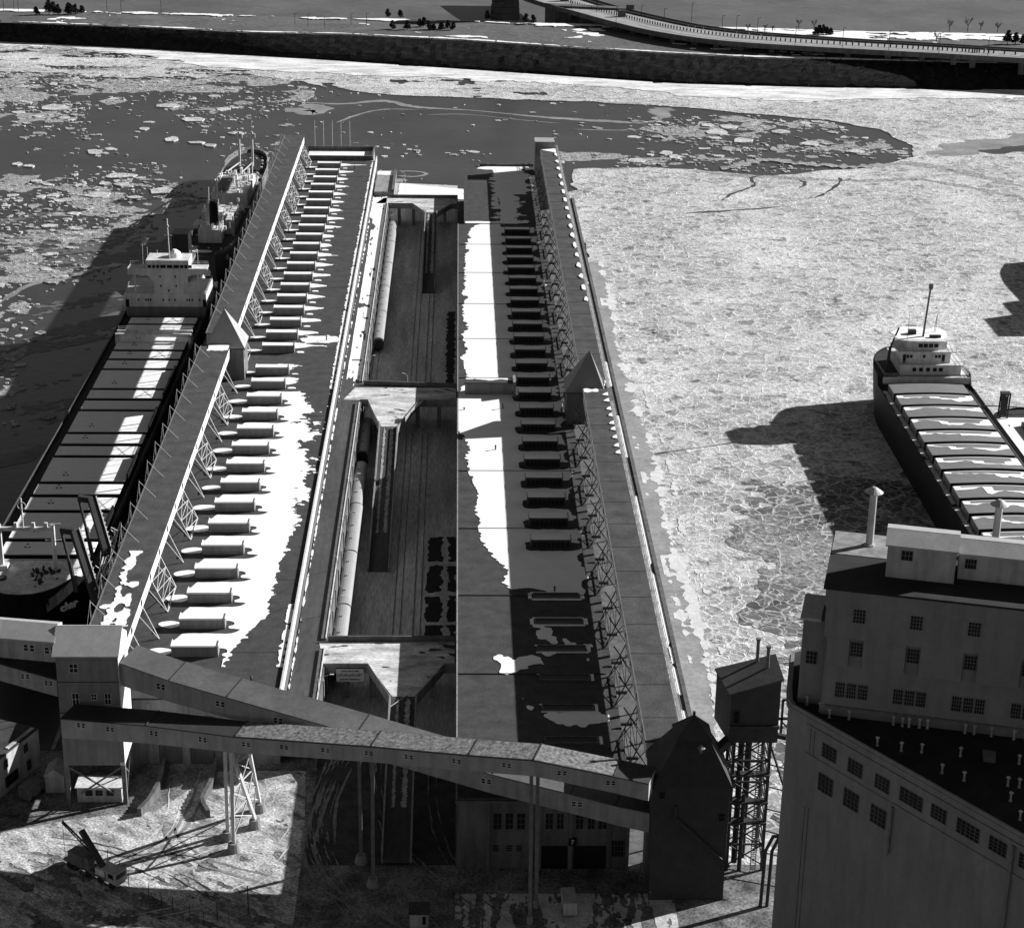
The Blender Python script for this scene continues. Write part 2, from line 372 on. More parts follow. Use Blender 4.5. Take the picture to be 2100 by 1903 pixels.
# ---- ice
bank = [(0, 88), (300, 103), (700, 128), (1100, 155), (1400, 175), (1700, 183), (2160, 190)]
shore = w0([(-80, 80)] + [(a, b - 4) for a, b in bank] + [(2160, 200), (1850, 206), (1700, 212), (1560, 205), (1400, 198), (1250, 182), (1100, 172), (900, 163), (720, 158), (600, 152), (430, 140), (330, 120), (170, 103), (-80, 92)])
def f_shore(X, Y): return sdist(X, Y, shore) / 8 + fbm(X, Y * 3, .04, 5, 3) * 1.5 + fbm(X, Y * 2, .2, 3, 5) * .5 - .15
struct('shore_ice', patch(-280, 330, 900, 1090, 1.6, f_shore, .5, .3), shore_ice)
packp = w0([(-80, 85), (300, 103), (700, 128), (1100, 155), (1400, 175), (1700, 183), (2260, 190)]) + [(420, 700), (420, 262), (43.4, 262), (43.4, 690)] + \
    w0([(1168, 347), (1330, 345), (1420, 350), (1560, 362), (1700, 352), (1790, 344), (1880, 324), (1884, 314), (1862, 293), (1800, 266), (1700, 247), (1560, 236), (1400, 222), (1200, 210), (1000, 204), (800, 196), (700, 182), (600, 166), (500, 152), (380, 165), (260, 168), (120, 150), (-80, 150)])
def f_pack(X, Y):
    s = sdist(X, Y, packp); n = fbm(X, Y * 1.4, .05, 5, 1); m = fbm(X, Y, .16, 4, 8)
    hole = fbm(X, Y * 2.5, .03, 5, 6) * 1.4 + m * .7
    zone = np.where(Y > 800, np.where(X < 60, -.25, .45), 1.5) ; zone = np.where((X < -60) & (Y > 800), -.6, zone)
    return np.minimum(s / 6 + n * .8, zone - hole * .9 + .6)
struct('pack_ice', patch(-290, 60, 560, 1090, 1.8, f_pack, .3, .3), pack_m)
struct('pack_ice', patch(60, 420, 560, 1000, 2.0, f_pack, .3, .3), pack_m)
struct('pack_ice', patch(43.2, 420, 262, 560, 1.5, f_pack, .3, .3), pack_m)
def f_p2(X, Y):
    s = sdist(X, Y, [(60, 264), (62, 330), (66, 400), (72, 440), (95, 452), (112, 440), (112, 264)]); return s / 9 + fbm(X, Y, .05, 5, 61) * 1.8 + fbm(X, Y, .3, 4, 62) * .8 - .25
struct('pack_ice', patch(50, 135, 264, 500, .8, f_p2, .37, .05), pack2_m)
def f_slush(X, Y):
    s = sdist(X, Y, w0([(-80, 430), (420, 420), (330, 560), (220, 760), (60, 960), (-80, 1050)])); u = X * .8 + Y * .6; v = -X * .6 + Y * .8
    return np.minimum(s / 20, fbm(u * .35, v * 1.6, .06, 5, 71) * 1.5 + fbm(X, Y, .5, 3, 72) * .5 - .22)
struct('slush', patch(-230, -98, 380, 720, .9, f_slush, .06, .03), mat('grey_slush', .12, .5, .4, .3, fine=.3))
# the smoother ice frozen along the quay, and the white pressure ridge at its edge
ridge = w0([(1180, 400), (1213, 452), (1228, 500), (1235, 560), (1255, 620), (1262, 700), (1290, 790), (1310, 850), (1328, 900), (1345, 960), (1355, 1010), (1365, 1080), (1390, 1160), (1420, 1230), (1438, 1300), (1450, 1370), (1465, 1440), (1480, 1550)])
def f_sm(X, Y): return sdist(X, Y, [(43.3, 262)] + [(43.3, 640)] + ridge) / 3 + fbm(X, Y, .2, 4, 4) * .5
struct('quay_side_ice', patch(43.2, 90, 262, 640, 1.2, f_sm, .36, .06), smooth_m)
for k, (dx, wd) in enumerate(((0, 1.0), (2.6, .7), (-3.2, .4))):
    struct('pressure_ridge', ribbon([(p[0] + dx + random.uniform(-.8, .8), p[1]) for p in ridge[1:]], wd, .55, .9, .2, 9), snow) if False else None
rl_ = ridge[1:] + [(p[0] + .1, p[1]) for p in ridge[1:]][::-1]
def f_rg(X, Y):
    d = -sdist(X, Y, rl_); d2 = np.abs(d - 3.4); n = fbm(X, Y, .12, 5, 14); m = fbm(X, Y, .6, 4, 15)
    return np.maximum(.35 - d * .42, .0 - d2 * .5) + n * 1.1 + m * .7 - .05
struct('pressure_ridge', patch(46, 90, 264, 640, .5, f_rg, .4, .03), mat('ridge_ice', .6, .8, .15, .4, fine=.15, bump=.4))
for pts, w in (([(1480, 350), (1560, 330), (1640, 336), (1760, 344), (1860, 338), (1960, 352), (2100, 385)], 6), ([(1420, 352), (1520, 362), (1600, 366), (1760, 372), (1900, 372), (2110, 410)], 4)):
    struct('brash_band', ribbon(w0(pts), w, .34, .8, .03, 12), brash_m)
tp_ = w0([(1890, 318), (1950, 298), (2010, 287), (2160, 272), (2160, 318), (2050, 312), (1960, 320)]); struct('thin_ice', patch(190, 320, 690, 860, 1.2, lambda X, Y: sdist(X, Y, tp_) / 5 + fbm(X, Y * 2, .06, 5, 3) * 1.3 + fbm(X, Y, .3, 3, 4) * .4, .37, .04), thin_m)
tq_ = w0([(2000, 313), (2060, 303), (2160, 292), (2160, 308), (2080, 313), (2040, 318)]); struct('open_lead', patch(190, 320, 690, 860, 1.2, lambda X, Y: sdist(X, Y, tq_) / 4 + fbm(X, Y * 2, .08, 5, 7) * 1.0, .4, .02), water_m)
for pts in ([(1560, 362), (1540, 368), (1548, 380), (1530, 390), (1500, 400), (1478, 415)], [(1400, 440), (1460, 436), (1530, 432), (1600, 426)], [(1640, 372), (1652, 378), (1640, 388)], [(1720, 366), (1725, 372), (1712, 385), (1690, 400), (1670, 408)],
            ):
    struct('ice_crack', ribbon(w0(pts), 1.2, .42, .9, .05, 5), water_m)
# thin ribbons of slush on the dark water
for pts, w in (([(585, 222), (640, 232), (655, 222), (628, 216), (625, 211), (700, 214), (790, 208), (850, 220), (950, 226), (1040, 234), (1100, 240), (1200, 247), (1300, 252), (1345, 248), (1360, 238), (1350, 230), (1372, 222)], lambda t: 3.2 + 6 * (t > .85) + 6 * (t < .2) + 1.8 * math.sin(t * 20)),
               ([(690, 252), (740, 234), (790, 225), (860, 226)], 1.5), ([(870, 236), (960, 236), (1080, 248), (1150, 254)], 1.0), ([(1175, 266), (1260, 268), (1330, 266)], 1.6),
               ([(815, 352), (850, 352), (875, 357), (850, 363), (815, 361)], 1.6), ([(0, 620), (60, 585), (120, 575), (170, 560), (205, 545)], 2.2), ([(270, 112), (330, 118), (400, 130), (440, 142)], -3)):
    struct('slush_ribbon', ribbon(w0(pts), abs(w) if not callable(w) else w, .08, .35, .05, 8), thin_m if not (w == -3) else water_m)
# brash between the floes
DENS = [(.85, [(-80, 85), (250, 105), (450, 145), (620, 165), (560, 190), (470, 200), (330, 192), (220, 215), (120, 225), (-80, 235)]),
        (.55, [(430, 178), (660, 165), (650, 200), (560, 240), (400, 262), (360, 235), (300, 200)]),
        (.5, [(30, 262), (150, 262), (235, 290), (235, 320), (60, 312)]),
        (.75, [(-80, 345), (310, 340), (430, 395), (420, 415), (330, 430), (290, 470), (230, 500), (200, 580), (-80, 600)]),
        (.5, [(-80, 228), (160, 212), (190, 225), (150, 262), (-80, 275)]),
        (.75, [(-80, 600), (40, 610), (75, 650), (60, 700), (30, 760), (-80, 790)]), (.6, [(-80, 900), (20, 770), (60, 790), (20, 860)]),
        (.45, [(430, 262), (590, 255), (590, 325), (440, 318), (450, 290)]),
        (.4, [(700, 288), (1040, 298), (1030, 312), (880, 322), (700, 312)]),
        (.6, [(1300, 250), (1520, 236), (1700, 252), (1850, 290), (1878, 316), (1700, 330), (1500, 335), (1400, 318), (1330, 290)]),
        (.8, [(1140, 312), (1300, 318), (1420, 320), (1620, 338), (1620, 352), (1420, 346), (1150, 344)])]
DW = [(d, w0(p)) for d, p in DENS]
def density(X, Y):
    d = np.full(X.shape, .03)
    for q, p in DW: d = np.maximum(d, q * np.clip(sdist(X, Y, p) / 14 + .5, 0, 1))
    return d
def f_br(X, Y):
    d = density(X, Y); n = fbm(X, Y * 1.3, .045, 5, 11) + fbm(X, Y, .2, 3, 12) * .5
    return np.where(d > .3, d * .55 - .52 + n * .95, -1.)
struct('drifting_brash', patch(-300, -62, 480, 1080, 1.5, f_br, .09, .05), brash_m)
struct('drifting_brash', patch(-62, 330, 740, 1000, 1.7, f_br, .09, .05), brash_m)
# floes
def floe(mb, x, y, r, z, rng, th=.3):
    n = rng.randint(5, 9); a0 = rng.uniform(0, 6.28); e = rng.uniform(.55, 1.0); ro = rng.uniform(0, 3.14)
    pts = []
    for k in range(n):
        a = a0 + 2 * math.pi * (k + rng.uniform(-.3, .3)) / n; q = r * rng.uniform(.7, 1.1)
        u, v = math.cos(a) * q, math.sin(a) * q * e
        pts.append((x + u * math.cos(ro) - v * math.sin(ro), y + u * math.sin(ro) + v * math.cos(ro)))
    nn = len(pts); mb.add([(p[0], p[1], z + th) for p in pts] + [(p[0], p[1], z - .05) for p in pts], [tuple(range(nn))] + [(i, nn + i, nn + (i + 1) % nn, (i + 1) % nn) for i in range(nn)])
big = [(355, 287, 26), (485, 275, 18), (403, 294, 18), (432, 300, 18), (110, 222, 28), (38, 232, 16), (78, 240, 15), (130, 243, 14), (195, 313, 22), (250, 362, 40), (250, 380, 20), (330, 392, 35), (278, 407, 18), (110, 402, 17), (130, 413, 22), (200, 402, 28),
       (390, 410, 22), (75, 373, 14), (100, 380, 16), (158, 470, 22), (35, 338, 14), (60, 342, 15), (1495, 262, 26), (1680, 252, 20), (1450, 258, 18), (1720, 232, 0), (1600, 272, 24), (1525, 290, 30), (1660, 296, 26), (1755, 312, 22), (1384, 323, 20), (1305, 331, 24), (1365, 315, 20), (1355, 222, 0),
       (1410, 275, 0), (150, 440, 16), (85, 405, 14), (345, 218, 26), (395, 246, 28), (440, 199, 14), (1470, 272, 30), (215, 378, 14), (145, 510, 12), (100, 465, 18)]
rf = random.Random(11); big = [q for q in big if q[2]]
for side, lab in ((0, 'large pale ice floe on the dark water left of the pier, {} from the top'), (1, 'large pale ice floe in the open lens right of the pier, {} from the top')):
    for k, (px, py, hw) in enumerate(sorted([q for q in big if (q[0] > 1000) == bool(side)], key=lambda q: q[1])):
        x, y, _ = at(px, py, 0); r = hw * math.hypot(x, y) / F * 1.02
        m = MB(); floe(m, x, y, r, 0, rf, .45); tag(m.build('ice_floe', floe_m), lab.format(ordw(k + 1)), 'ice floe', 'large ice floes on the dark water')
mb = MB(); mb2 = MB()
for (x0, x1, y0, y1) in ((-300, -62, 470, 1075), (-62, 45, 735, 1030), (45, 330, 700, 1000)):
    for st, lo, hi, wt in ((9, 2.0, 4.2, .4), (5, .9, 2.2, .7), (3, .4, 1.2, .6)):
        wt = wt * (.6 if x0 < -100 and st > 4 else 1); gx = np.arange(x0, x1, st); gy = np.arange(y0, y1, st); GX, GY = np.meshgrid(gx, gy, indexing='ij')
        GX = GX + RNG.uniform(-.45, .45, GX.shape) * st; GY = GY + RNG.uniform(-.45, .45, GY.shape) * st
        D = density(GX, GY); cl = fbm(GX, GY * 1.5, .03, 4, 21); P = np.clip(D * (1 + cl * 2.2), 0, 1) * wt
        pk = f_pack(GX, GY); S = RNG.rand(*GX.shape)
        for i, j in zip(*np.nonzero((S < P) & (pk < .0))): floe(mb if rf.random() < .45 else mb2, GX[i, j], GY[i, j], rf.uniform(lo, hi), .02 * rf.random(), rf, rf.uniform(.12, .35))
tag(mb.build('drift_ice', floe_m), 'countless small broken ice floes drifting on the dark water', 'drift ice', kind='stuff')
tag(mb2.build('drift_ice', brash_m), 'countless grey broken ice pieces drifting on the dark water', 'drift ice', kind='stuff')

# ---- quays and streets
struct('left_quay', MB().prism([(-71, 298), (-24.0, 298), (-24.0, 722), (-55, 724), (-71, 716)], -3, ZQ), conc_d)
struct('right_quay', MB().prism([(0, 262), (43.2, 262), (43.2, 703), (30, 708), (2.4, 716), (0, 716)], -3, ZQ), conc_d)
struct('well_floor', MB().prism([(-24, 303), (0, 303), (0, 722), (-24, 726)], -3, ZQ - .004), well_floor)
struct('well_floor', MB().prism([(-24, 262), (0, 262), (0, 303), (-24, 303)], -3, ZQ - .004), mat('shade_darkened_ground', .05, .9, .5, .3, fine=.4))  # near well floor coloured dark for the deep shade lying there
ground_m = mat('trampled_snow_and_mud', .15, .95, .7, .25, fine=.6, stretch=(1, 1, 1), bump=.5)
struct('street_ground', MB().box(-400, 400, 60, 262, -3, ZQ), ground_m)
struct('street_ground', MB().box(-400, -24.02, 262, 297.98, -3, ZQ - .004), ground_m)
struct('quay_edge_beam', MB().box(42.5, 43.35, 262, 703, ZQ, ZQ + .3), conc_d)
struct('quay_edge_beam', MB().box(-71.1, -70.4, 298, 716, ZQ, ZQ + .3), conc)
def f_q(X, Y): return .25 + fbm(X, Y * .3, .25, 4, 31) * 1.0 - np.where(Y > 470, .25 + (Y - 470) / 300, 0) - np.where((Y < 440) & (Y > 415), .9, 0)
struct('quay_snow', patch(38, 42.4, 264, 700, .4, f_q, ZQ + .1, .1, .8), snow)
def f_end(X, Y): return sdist(X, Y, [(-22.5, 705), (2.2, 700), (2.2, 716), (-22, 725)]) / 2 + fbm(X, Y, .3, 3, 2) * .3
struct('quay_snow', patch(-23.5, 2.3, 688, 726, .5, f_end, ZQ + .12, .1), snow)
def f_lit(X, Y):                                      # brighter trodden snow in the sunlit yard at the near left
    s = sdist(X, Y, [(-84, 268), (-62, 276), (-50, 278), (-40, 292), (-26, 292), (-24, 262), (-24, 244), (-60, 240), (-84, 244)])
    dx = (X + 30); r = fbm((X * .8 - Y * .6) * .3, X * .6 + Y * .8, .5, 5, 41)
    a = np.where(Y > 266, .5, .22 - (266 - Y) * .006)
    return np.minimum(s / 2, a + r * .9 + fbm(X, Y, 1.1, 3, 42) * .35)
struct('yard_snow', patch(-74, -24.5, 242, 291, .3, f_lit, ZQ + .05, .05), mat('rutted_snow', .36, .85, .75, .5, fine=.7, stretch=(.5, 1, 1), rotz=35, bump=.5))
def f_lit2(X, Y): return np.where((X > 0) & (X < 34) & (Y < 254), .05 + fbm(X * 1.6, Y * .25, .6, 4, 44) * 1.1 + fbm(X, Y, 1.5, 3, 42) * .35, -1)
struct('yard_snow', patch(0, 34, 236, 254, .3, f_lit2, ZQ + .05, .05), snow_dirty)
# the curving snowy ruts running out from under the conveyors
def rut(pts, offs, w, jit, name, m, n=14):
    P_ = smooth_line(pts, n)
    for o in offs:
        q = []
        for i, p in enumerate(P_):
            a = P_[max(0, i - 1)]; b = P_[min(len(P_) - 1, i + 1)]; d = (b - a) / (np.linalg.norm(b - a) + 1e-9); q.append((p[0] - d[1] * o, p[1] + d[0] * o))
        i = random.randint(0, 4)
        while i < len(q) - 3:
            j = min(len(q), i + random.randint(5, 16)); seg = q[i:j]
            if len(seg) > 3: struct(name, ribbon([(a + random.uniform(-.12, .12), b + random.uniform(-.12, .12)) for a, b in seg], w * random.uniform(.4, 1.2), ZQ + .06 + random.random() * .02, jit, .02, 1), m)
            i = j + random.randint(0, 5)
sl_ = mat('rut_slush', .19, .9, .7, .9, fine=.6)
rut([(-19, 300), (-20.8, 290), (-22.4, 275), (-21, 265), (-16, 252), (-10.5, 243)], (-2.2, -1.5, -.9, -.2, .5, 1.4), .45, .6, 'snow_rut', sl_)
rut([(-9.4, 262), (-8.4, 258), (-6.0, 252), (-2, 244)], (-1.3, -.7, 0, .8, 1.4), .4, .6, 'snow_rut', sl_)
rut([(-14, 300), (-13.5, 285), (-11, 272), (-6, 262), (0, 253), (8, 243)], (-.9, 0, .9), .4, .7, 'snow_rut', sl_)
rut([(-4, 300), (-3.6, 280), (-1.5, 266), (3, 256), (9, 247)], (-.8, .6), .35, .8, 'snow_rut', sl_)
for pts in ([(-66, 268), (-56, 265), (-46, 259), (-36, 250)], [(-48, 288), (-47, 276), (-50, 268), (-60, 262)], [(-34, 290), (-33, 282), (-38, 272), (-50, 266)], [(-26, 274), (-30, 262), (-38, 254), (-50, 249)], [(-44, 262), (-36, 268), (-28, 276)]):
    rut(pts, (-.9, .9, 2.4), .28, .8, 'tyre_track', tar if pts[0][0] == -66 else snow_dirty, 8)
# wheel tracks over the dark yard
for pts in ([(-9.4, 262), (-9, 254), (-6, 246), (-1, 238)], [(-8, 262), (-7.4, 254), (-4.2, 246), (1, 238)], [(-22, 288), (-24, 276), (-24.5, 266), (-21, 256), (-14, 249), (-8, 243)], [(-20.5, 288), (-22.2, 276), (-22.6, 266), (-19, 256.5), (-12.5, 249.5), (-6, 243)],
            [(-18, 292), (-20, 280), (-19.5, 268)], [(-48, 274), (-46, 268), (-40, 262), (-30, 257)], [(-46.4, 274), (-44, 268.4), (-38, 263), (-28, 258.5)], [(-44, 291), (-44.5, 280), (-47, 270), (-54, 264)], [(-42.3, 291), (-42.8, 280), (-45.4, 270), (-52, 263)], [(12, 240), (11, 247), (10, 252)]):
    struct('wheel_track', ribbon(pts, .55, ZQ + .075, .5, .02, 8), mat('tyre_worn_snow', .2, .9, .4, .5, fine=.4))
# ================================================================ SHEDS
SX0, SX1 = -64.0, -30.0
ls = thing('transit_shed', 'long flat-roofed transit shed along the left side of the pier', 'shed', (-47, 500, ZQ))
MB().box(SX0, SX1 - .5, 293.5, 706, ZQ + .01, ZS - .35).build('wall', conc, ls)
MB().box(SX0, SX1 - .45, 293.3, 706, ZS - .35, ZS).build('roof', tar, ls)
MB().box(SX1 - .45, SX1 - .1, 293.3, 712, ZS - 1.9, ZS + .45).build('parapet', mat('pale_parapet', .55, .8, .12, .5, fine=.1, stain=.15), ls); MB().box(SX1 - .45, SX1 - .12, 293.3, 712, ZS - 5.0, ZS - 1.9).build('lower_wall', conc_d, ls)  # lower face coloured darker so only the top reads as a sunlit strip
for x0, x1 in ((-51.4, -47.4), (-46.0, -41.8)):
    d = MB().box(x0, x1, 293.36, 293.5, ZQ, ZS - 3.6).build('loading_door', conc_d, ls)
for y in (310.3, 341, 371.5, 402, 433, 493, 540, 587, 634, 680):                # roof joints
    MB().box(SX0 + 8, SX1 - .5, y, y + .12, ZS, ZS + .05).build('roof_joint', wood_d, ls)
for x0, x1 in ((-53.2, -52.4), (-46.8, -46.0), (-41.5, -40.7)): MB().box(x0, x1, 293.3, 293.5 - .01, ZQ, ZS - 1).build('pilaster', conc, ls)

rs = thing('transit_shed', 'long flat-roofed transit shed along the right side of the pier', 'shed', (14, 480, ZQ))
MB().box(.2, 27.6, 261, 614.3, ZQ + .01, ZS - .35).build('wall', conc_d, rs)
MB().box(.1, 27.8, 260.9, 614.4, ZS - .35, ZS).build('roof', tar, rs)
MB().box(.1, .35, 260.9, 614.4, ZS, ZS + .16).build('roof_edge', conc, rs)
for y in (302, 334, 366, 398, 461, 493, 525, 557, 589):
    MB().box(.4, 26.5, y, y + .12, ZS, ZS + .2).build('roof_joint', wood_d, rs)
rf2 = thing('transit_shed', 'far end block of the right shed, bare dark roof with snow lens', 'shed', (14, 660, ZQ))
MB().box(2.3, 27.6, 614.5, 698, ZQ + .01, ZS - .2).build('wall', conc_d, rf2)
MB().box(2.2, 27.8, 614.5, 698.2, ZS - .2, ZS + .1).build('roof', tar, rf2)
MB().box(8, 27.8, 697.9, 698.6, ZS + .1, ZS + 1.1).build('parapet', conc_d, rf2)
# cross wall block on the right shed roof at the middle bridge
cb = thing('stair_head', 'long low stair block standing across the right shed roof in line with the middle bridge', 'roof block', (9, 444, ZS))
MB().box(2.0, 13.6, 448.5, 451.5, ZS, ZS + 3.0).build('wall', clad, cb)
MB().box(1.8, 13.8, 448.3, 451.7, ZS + 3.0, ZS + 3.25).build('roof', tar, cb)
MB().box(13.85, 14.5, 446.9, 452.2, ZS, ZS + 3.9).build('fire_wall', conc, cb)
patch(2.2, 13.6, 449.3, 451.65, .2, lambda X, Y: (Y - 450.3 + .4 * np.sin(X)) * .8 + fbm(X, Y, .7, 3, 3) * .4 + np.minimum(0, (X - 5) * .2), ZS + 3.32, .07).build('snow_cover', snow, cb)
# annex at the far end of the left shed with flagpoles
an = thing('terminal_annex', 'low walled terrace block closing the far end of the left shed', 'building', (-43, 714, ZQ))
MB().box(-56.5, -31.4, 706.5, 707.3, ZQ, ZS + 1.6).build('near_wall', conc_d, an)
MB().box(-56.5, -31.4, 707.3, 723.2, ZQ, ZS - .3).build('block', conc, an)
MB().box(-56.5, -31.4, 723.2, 723.9, ZQ, ZS + 1.5).build('far_wall', conc_d, an)
MB().box(-31.9, -31.4, 707.3, 723.2, ZS - .3, ZS + 1.4).build('side_wall', conc_d, an)
patch(-56, -32.2, 707.5, 723.1, .5, lambda X, Y: (Y - 713.5) / 3 + fbm(X, Y, .3, 3, 1) * .5, ZS - .15, .1).build('snow_cover', snow, an)
for i, x in enumerate((-54, -50.7, -47.4, -44.1, -40.8)):
    fp = MB().bar((x, 724.3, ZQ), (x, 724.3, ZS + 11), .16, n=6).build('flagpole', steel_w)
    tag(fp, f'bare flagpole on the far end terrace, {ordw(i + 1)} from the left', 'flagpole', 'flagpoles on the far end terrace')

# ---- snow lying on the shed roofs
LM = [308.6 + 11.03 * i for i in range(14)] + [462.6] + [480.3 + 11.16 * i for i in range(20)]
RM = [355.9 + 11.12 * i for i in range(23)]
MX0, MX1 = -50.8, -42.5; NX0, NX1 = 15.1, 23.2
LMa = np.array(LM)
def f_ls(X, Y):
    k = np.argmin(np.abs(Y[..., None] - LMa - 5.5), axis=-1); y0 = LMa[k]; v = Y - y0          # position within the bay
    n = fbm(X, Y, .22, 4, 51); m = fbm(X * .6, Y, .9, 4, 52)
    # right hand limit of the snow along the pier
    xr = np.interp(Y, [300, 310, 318, 326, 345, 370, 385, 400, 420, 436, 444, 452, 458, 464, 470, 486, 496, 520, 600, 690, 700], [-42, -40.5, -37.5, -35.2, -34.8, -33.6, -33.8, -33.2, -33.6, -34.6, -36.5, -39.2, -40.3, -41, -41.2, -33.2, -38.3, -38.6, -39.0, -38.8, -30.4])
    frag = np.interp(Y, [300, 370, 385, 430, 445, 700], [.5, .6, 2.2, 2.4, 1.4, 1.2])
    lim = (xr - X) * .42 + n * frag + m * frag * 1.1
    inbay = np.abs(v - 6.1) - np.interp(Y, [300, 440, 470, 500, 600, 700], [3.9, 3.6, 2.2, 2.1, 2.0, 1.9])
    taper = np.clip((X - MX1 - .5) / 4, 0, 1) * np.where(Y > 455, 1.6, .0)
    bay = -(inbay + taper) * .7 + n * .6 + np.minimum(0, (X - MX0 - .7)) * 1.6 + np.minimum(0, (X - MX0 - 2.6) * .25)
    body = np.minimum(lim, np.where((Y < 448) & (X > MX1 + 1), lim, bay))
    # melted ring round each monitor end and in front of it
    dxr = np.maximum(np.maximum(MX0 - X, X - MX1), 0); dyr = np.maximum(np.maximum(y0 - Y, Y - y0 - 2.2), 0); dd = np.hypot(dxr * .75, dyr)
    dnext = np.hypot(dxr * .75, np.maximum(0, (y0 + 11.1) - Y)); dd = np.minimum(dd, dnext * .52)
    body = np.minimum(body, (dd - 1.05 + n * .2) * 1.5)
    drift = 1 - np.hypot((X - (MX1 + 1.5)) / 1.0, (v - .7) / .8) + n * .3
    # tongues of snow left of every monitor
    ton = 1 - np.hypot((X - (MX0 - 2.3)) / 2.3, (v - 1.9) / (.95 + .5 * (Y < 460))) + n * .35
    ton = np.minimum(ton, (MX0 - .1 - X))
    edge = (.42 - np.abs(X - (SX1 - 1.2))) * 1.2 + m * .9 - np.where(Y < 452, .8, 0) + np.where((Y < 330), .9, 0)
    patchy = 1 - np.hypot((X + 35.5) / 5.5, (Y - 491.5) / 3.5) + n * .8
    f = np.maximum.reduce([body, drift, ton, edge, patchy])
    bare = np.hypot(X + 47, (Y - 470.5)) - 1.1
    f = np.minimum(f, bare)
    return np.where(Y < 304.5, np.minimum(f, np.where(X < -41, ton, 1 - np.hypot((X + 41) / 1.6, (Y - 306.4) / 1.2))), f)
s_ = patch(-58, -30.55, 300, 705.5, .28, f_ls, ZS + .1, .1, .36).build('snow_cover', snow, ls)
def f_rs(X, Y):
    n = fbm(X, Y, .2, 5, 61); m = fbm(X * .5, Y, 1.0, 4, 62); q = fbm(X, Y * .8, .1, 4, 63)
    xl = np.interp(Y, [326, 331, 336, 340, 346, 352, 358, 366, 372, 380, 396, 410, 419, 423, 440, 446, 449, 455, 458, 470, 520, 560, 590, 606, 612, 614], [15, 12, 10.5, 9.0, 10, 8, 5.4, 4.8, 4.6, 4.0, 3.0, 2.2, 1.6, .2, 0, -1, -1, 1.6, 3.6, 1.8, 2.2, 2.4, 3.0, 3.9, 5, 8])
    f = (X - xl) * .6 + n * .9 + m * .55
    f = np.minimum(f, (24.9 - X) * .8 + n * 1.4 + m * .6); kk = np.argmin(np.abs(Y[..., None] - np.array(RM) - 5.5), axis=-1); yk = np.array(RM)[kk]
    dyf = np.minimum(np.maximum(np.maximum(yk - Y, Y - yk - 2.3), 0), np.maximum(0, yk + 11.12 - Y) * .75); dxf = np.maximum(np.maximum(NX0 - X, (X - NX1) * .5), 0); f = np.where((Y > 350) & (X > NX0 - 2.2), np.minimum(f, (np.hypot(dxf, dyf) - 1.15 + n * .5 + m * .3) * 1.2), f)                                             # snow left off along the gallery side, dark roof standing in for shade
    near = (Y - 333 - (X - 14) * .15) * .35 + q * 1.6 + n * .6
    f = np.where(Y < 352, np.minimum(f, near), f)
    small = q * 1.7 + n * .9 - .78
    return np.maximum(f, np.where((Y < 340) & (X > 5) & (X < 26), small, -1))
patch(.4, 27.5, 268, 614.2, .3, f_rs, ZS + .1, .1, .36).build('snow_cover', snow, rs)
def f_rf(X, Y):
    n = fbm(X, Y, .25, 4, 71); m = fbm(X * .4, Y, .7, 4, 72)
    lens = 1 - np.hypot((X - 16) / 9, (Y - 694.5 - np.sin((X - 8) / 6) * 1.2) / 3.2) + n * .2
    c = np.minimum((X - 12.8) * .8, (24 - X) * .3) + n * 1.1 + m * .8 - np.where(Y > 655, -.1, 1.0) - np.where((Y < 690) & (X < 14), .2, 0)
    t = (1.6 - np.abs(Y - 616.3) * 1.3) + n * .6 + np.minimum(0, (18 - X) * .3)
    sp = (.5 - np.abs(X - 13.3) * .4) + m * 1.4 - .3
    return np.maximum.reduce([lens, c, t, sp])
patch(2.5, 27, 615, 697.8, .35, f_rf, ZS + .2, .1, .5).build('snow_cover', snow, rf2)

# ---- roof monitors
def monitor(x0, x1, y0, windows, first_label, group, h=1.9, depth=2.3):
    t = thing('roof_monitor', first_label, 'roof monitor', (x0, y0, ZS), group)
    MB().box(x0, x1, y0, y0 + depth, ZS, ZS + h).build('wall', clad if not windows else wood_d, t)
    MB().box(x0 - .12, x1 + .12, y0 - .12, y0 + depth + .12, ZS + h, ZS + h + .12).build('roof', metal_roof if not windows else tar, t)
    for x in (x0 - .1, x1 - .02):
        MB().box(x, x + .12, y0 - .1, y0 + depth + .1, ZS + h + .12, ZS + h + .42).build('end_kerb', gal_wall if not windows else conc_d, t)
    mb = MB().box(x0 + .02, x1 - .05, y0 + .1, y0 + depth, ZS + h + .12, ZS + h + .24)
    mb.build('snow_cap', snow, t)
    if windows:
        w = (x1 - x0 - .6) / 8
        for k in range(8):
            a = x0 + .3 + k * w; MB().box(a + .1, a + w - .1, y0 - .05, y0, ZS + .35, ZS + h - .3).build('window', glass, t)
    return t
G1 = 'roof monitors in a row on the left shed'; G2 = 'roof monitors in a row on the right shed'
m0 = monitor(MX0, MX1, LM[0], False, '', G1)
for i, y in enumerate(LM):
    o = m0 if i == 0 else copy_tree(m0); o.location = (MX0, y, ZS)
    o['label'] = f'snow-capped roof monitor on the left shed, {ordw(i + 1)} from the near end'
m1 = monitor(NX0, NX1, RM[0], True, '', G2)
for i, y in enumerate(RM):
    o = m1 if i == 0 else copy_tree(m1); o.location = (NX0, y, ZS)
    o['label'] = f'dark windowed roof monitor on the right shed, {ordw(i + 1)} from the near end'
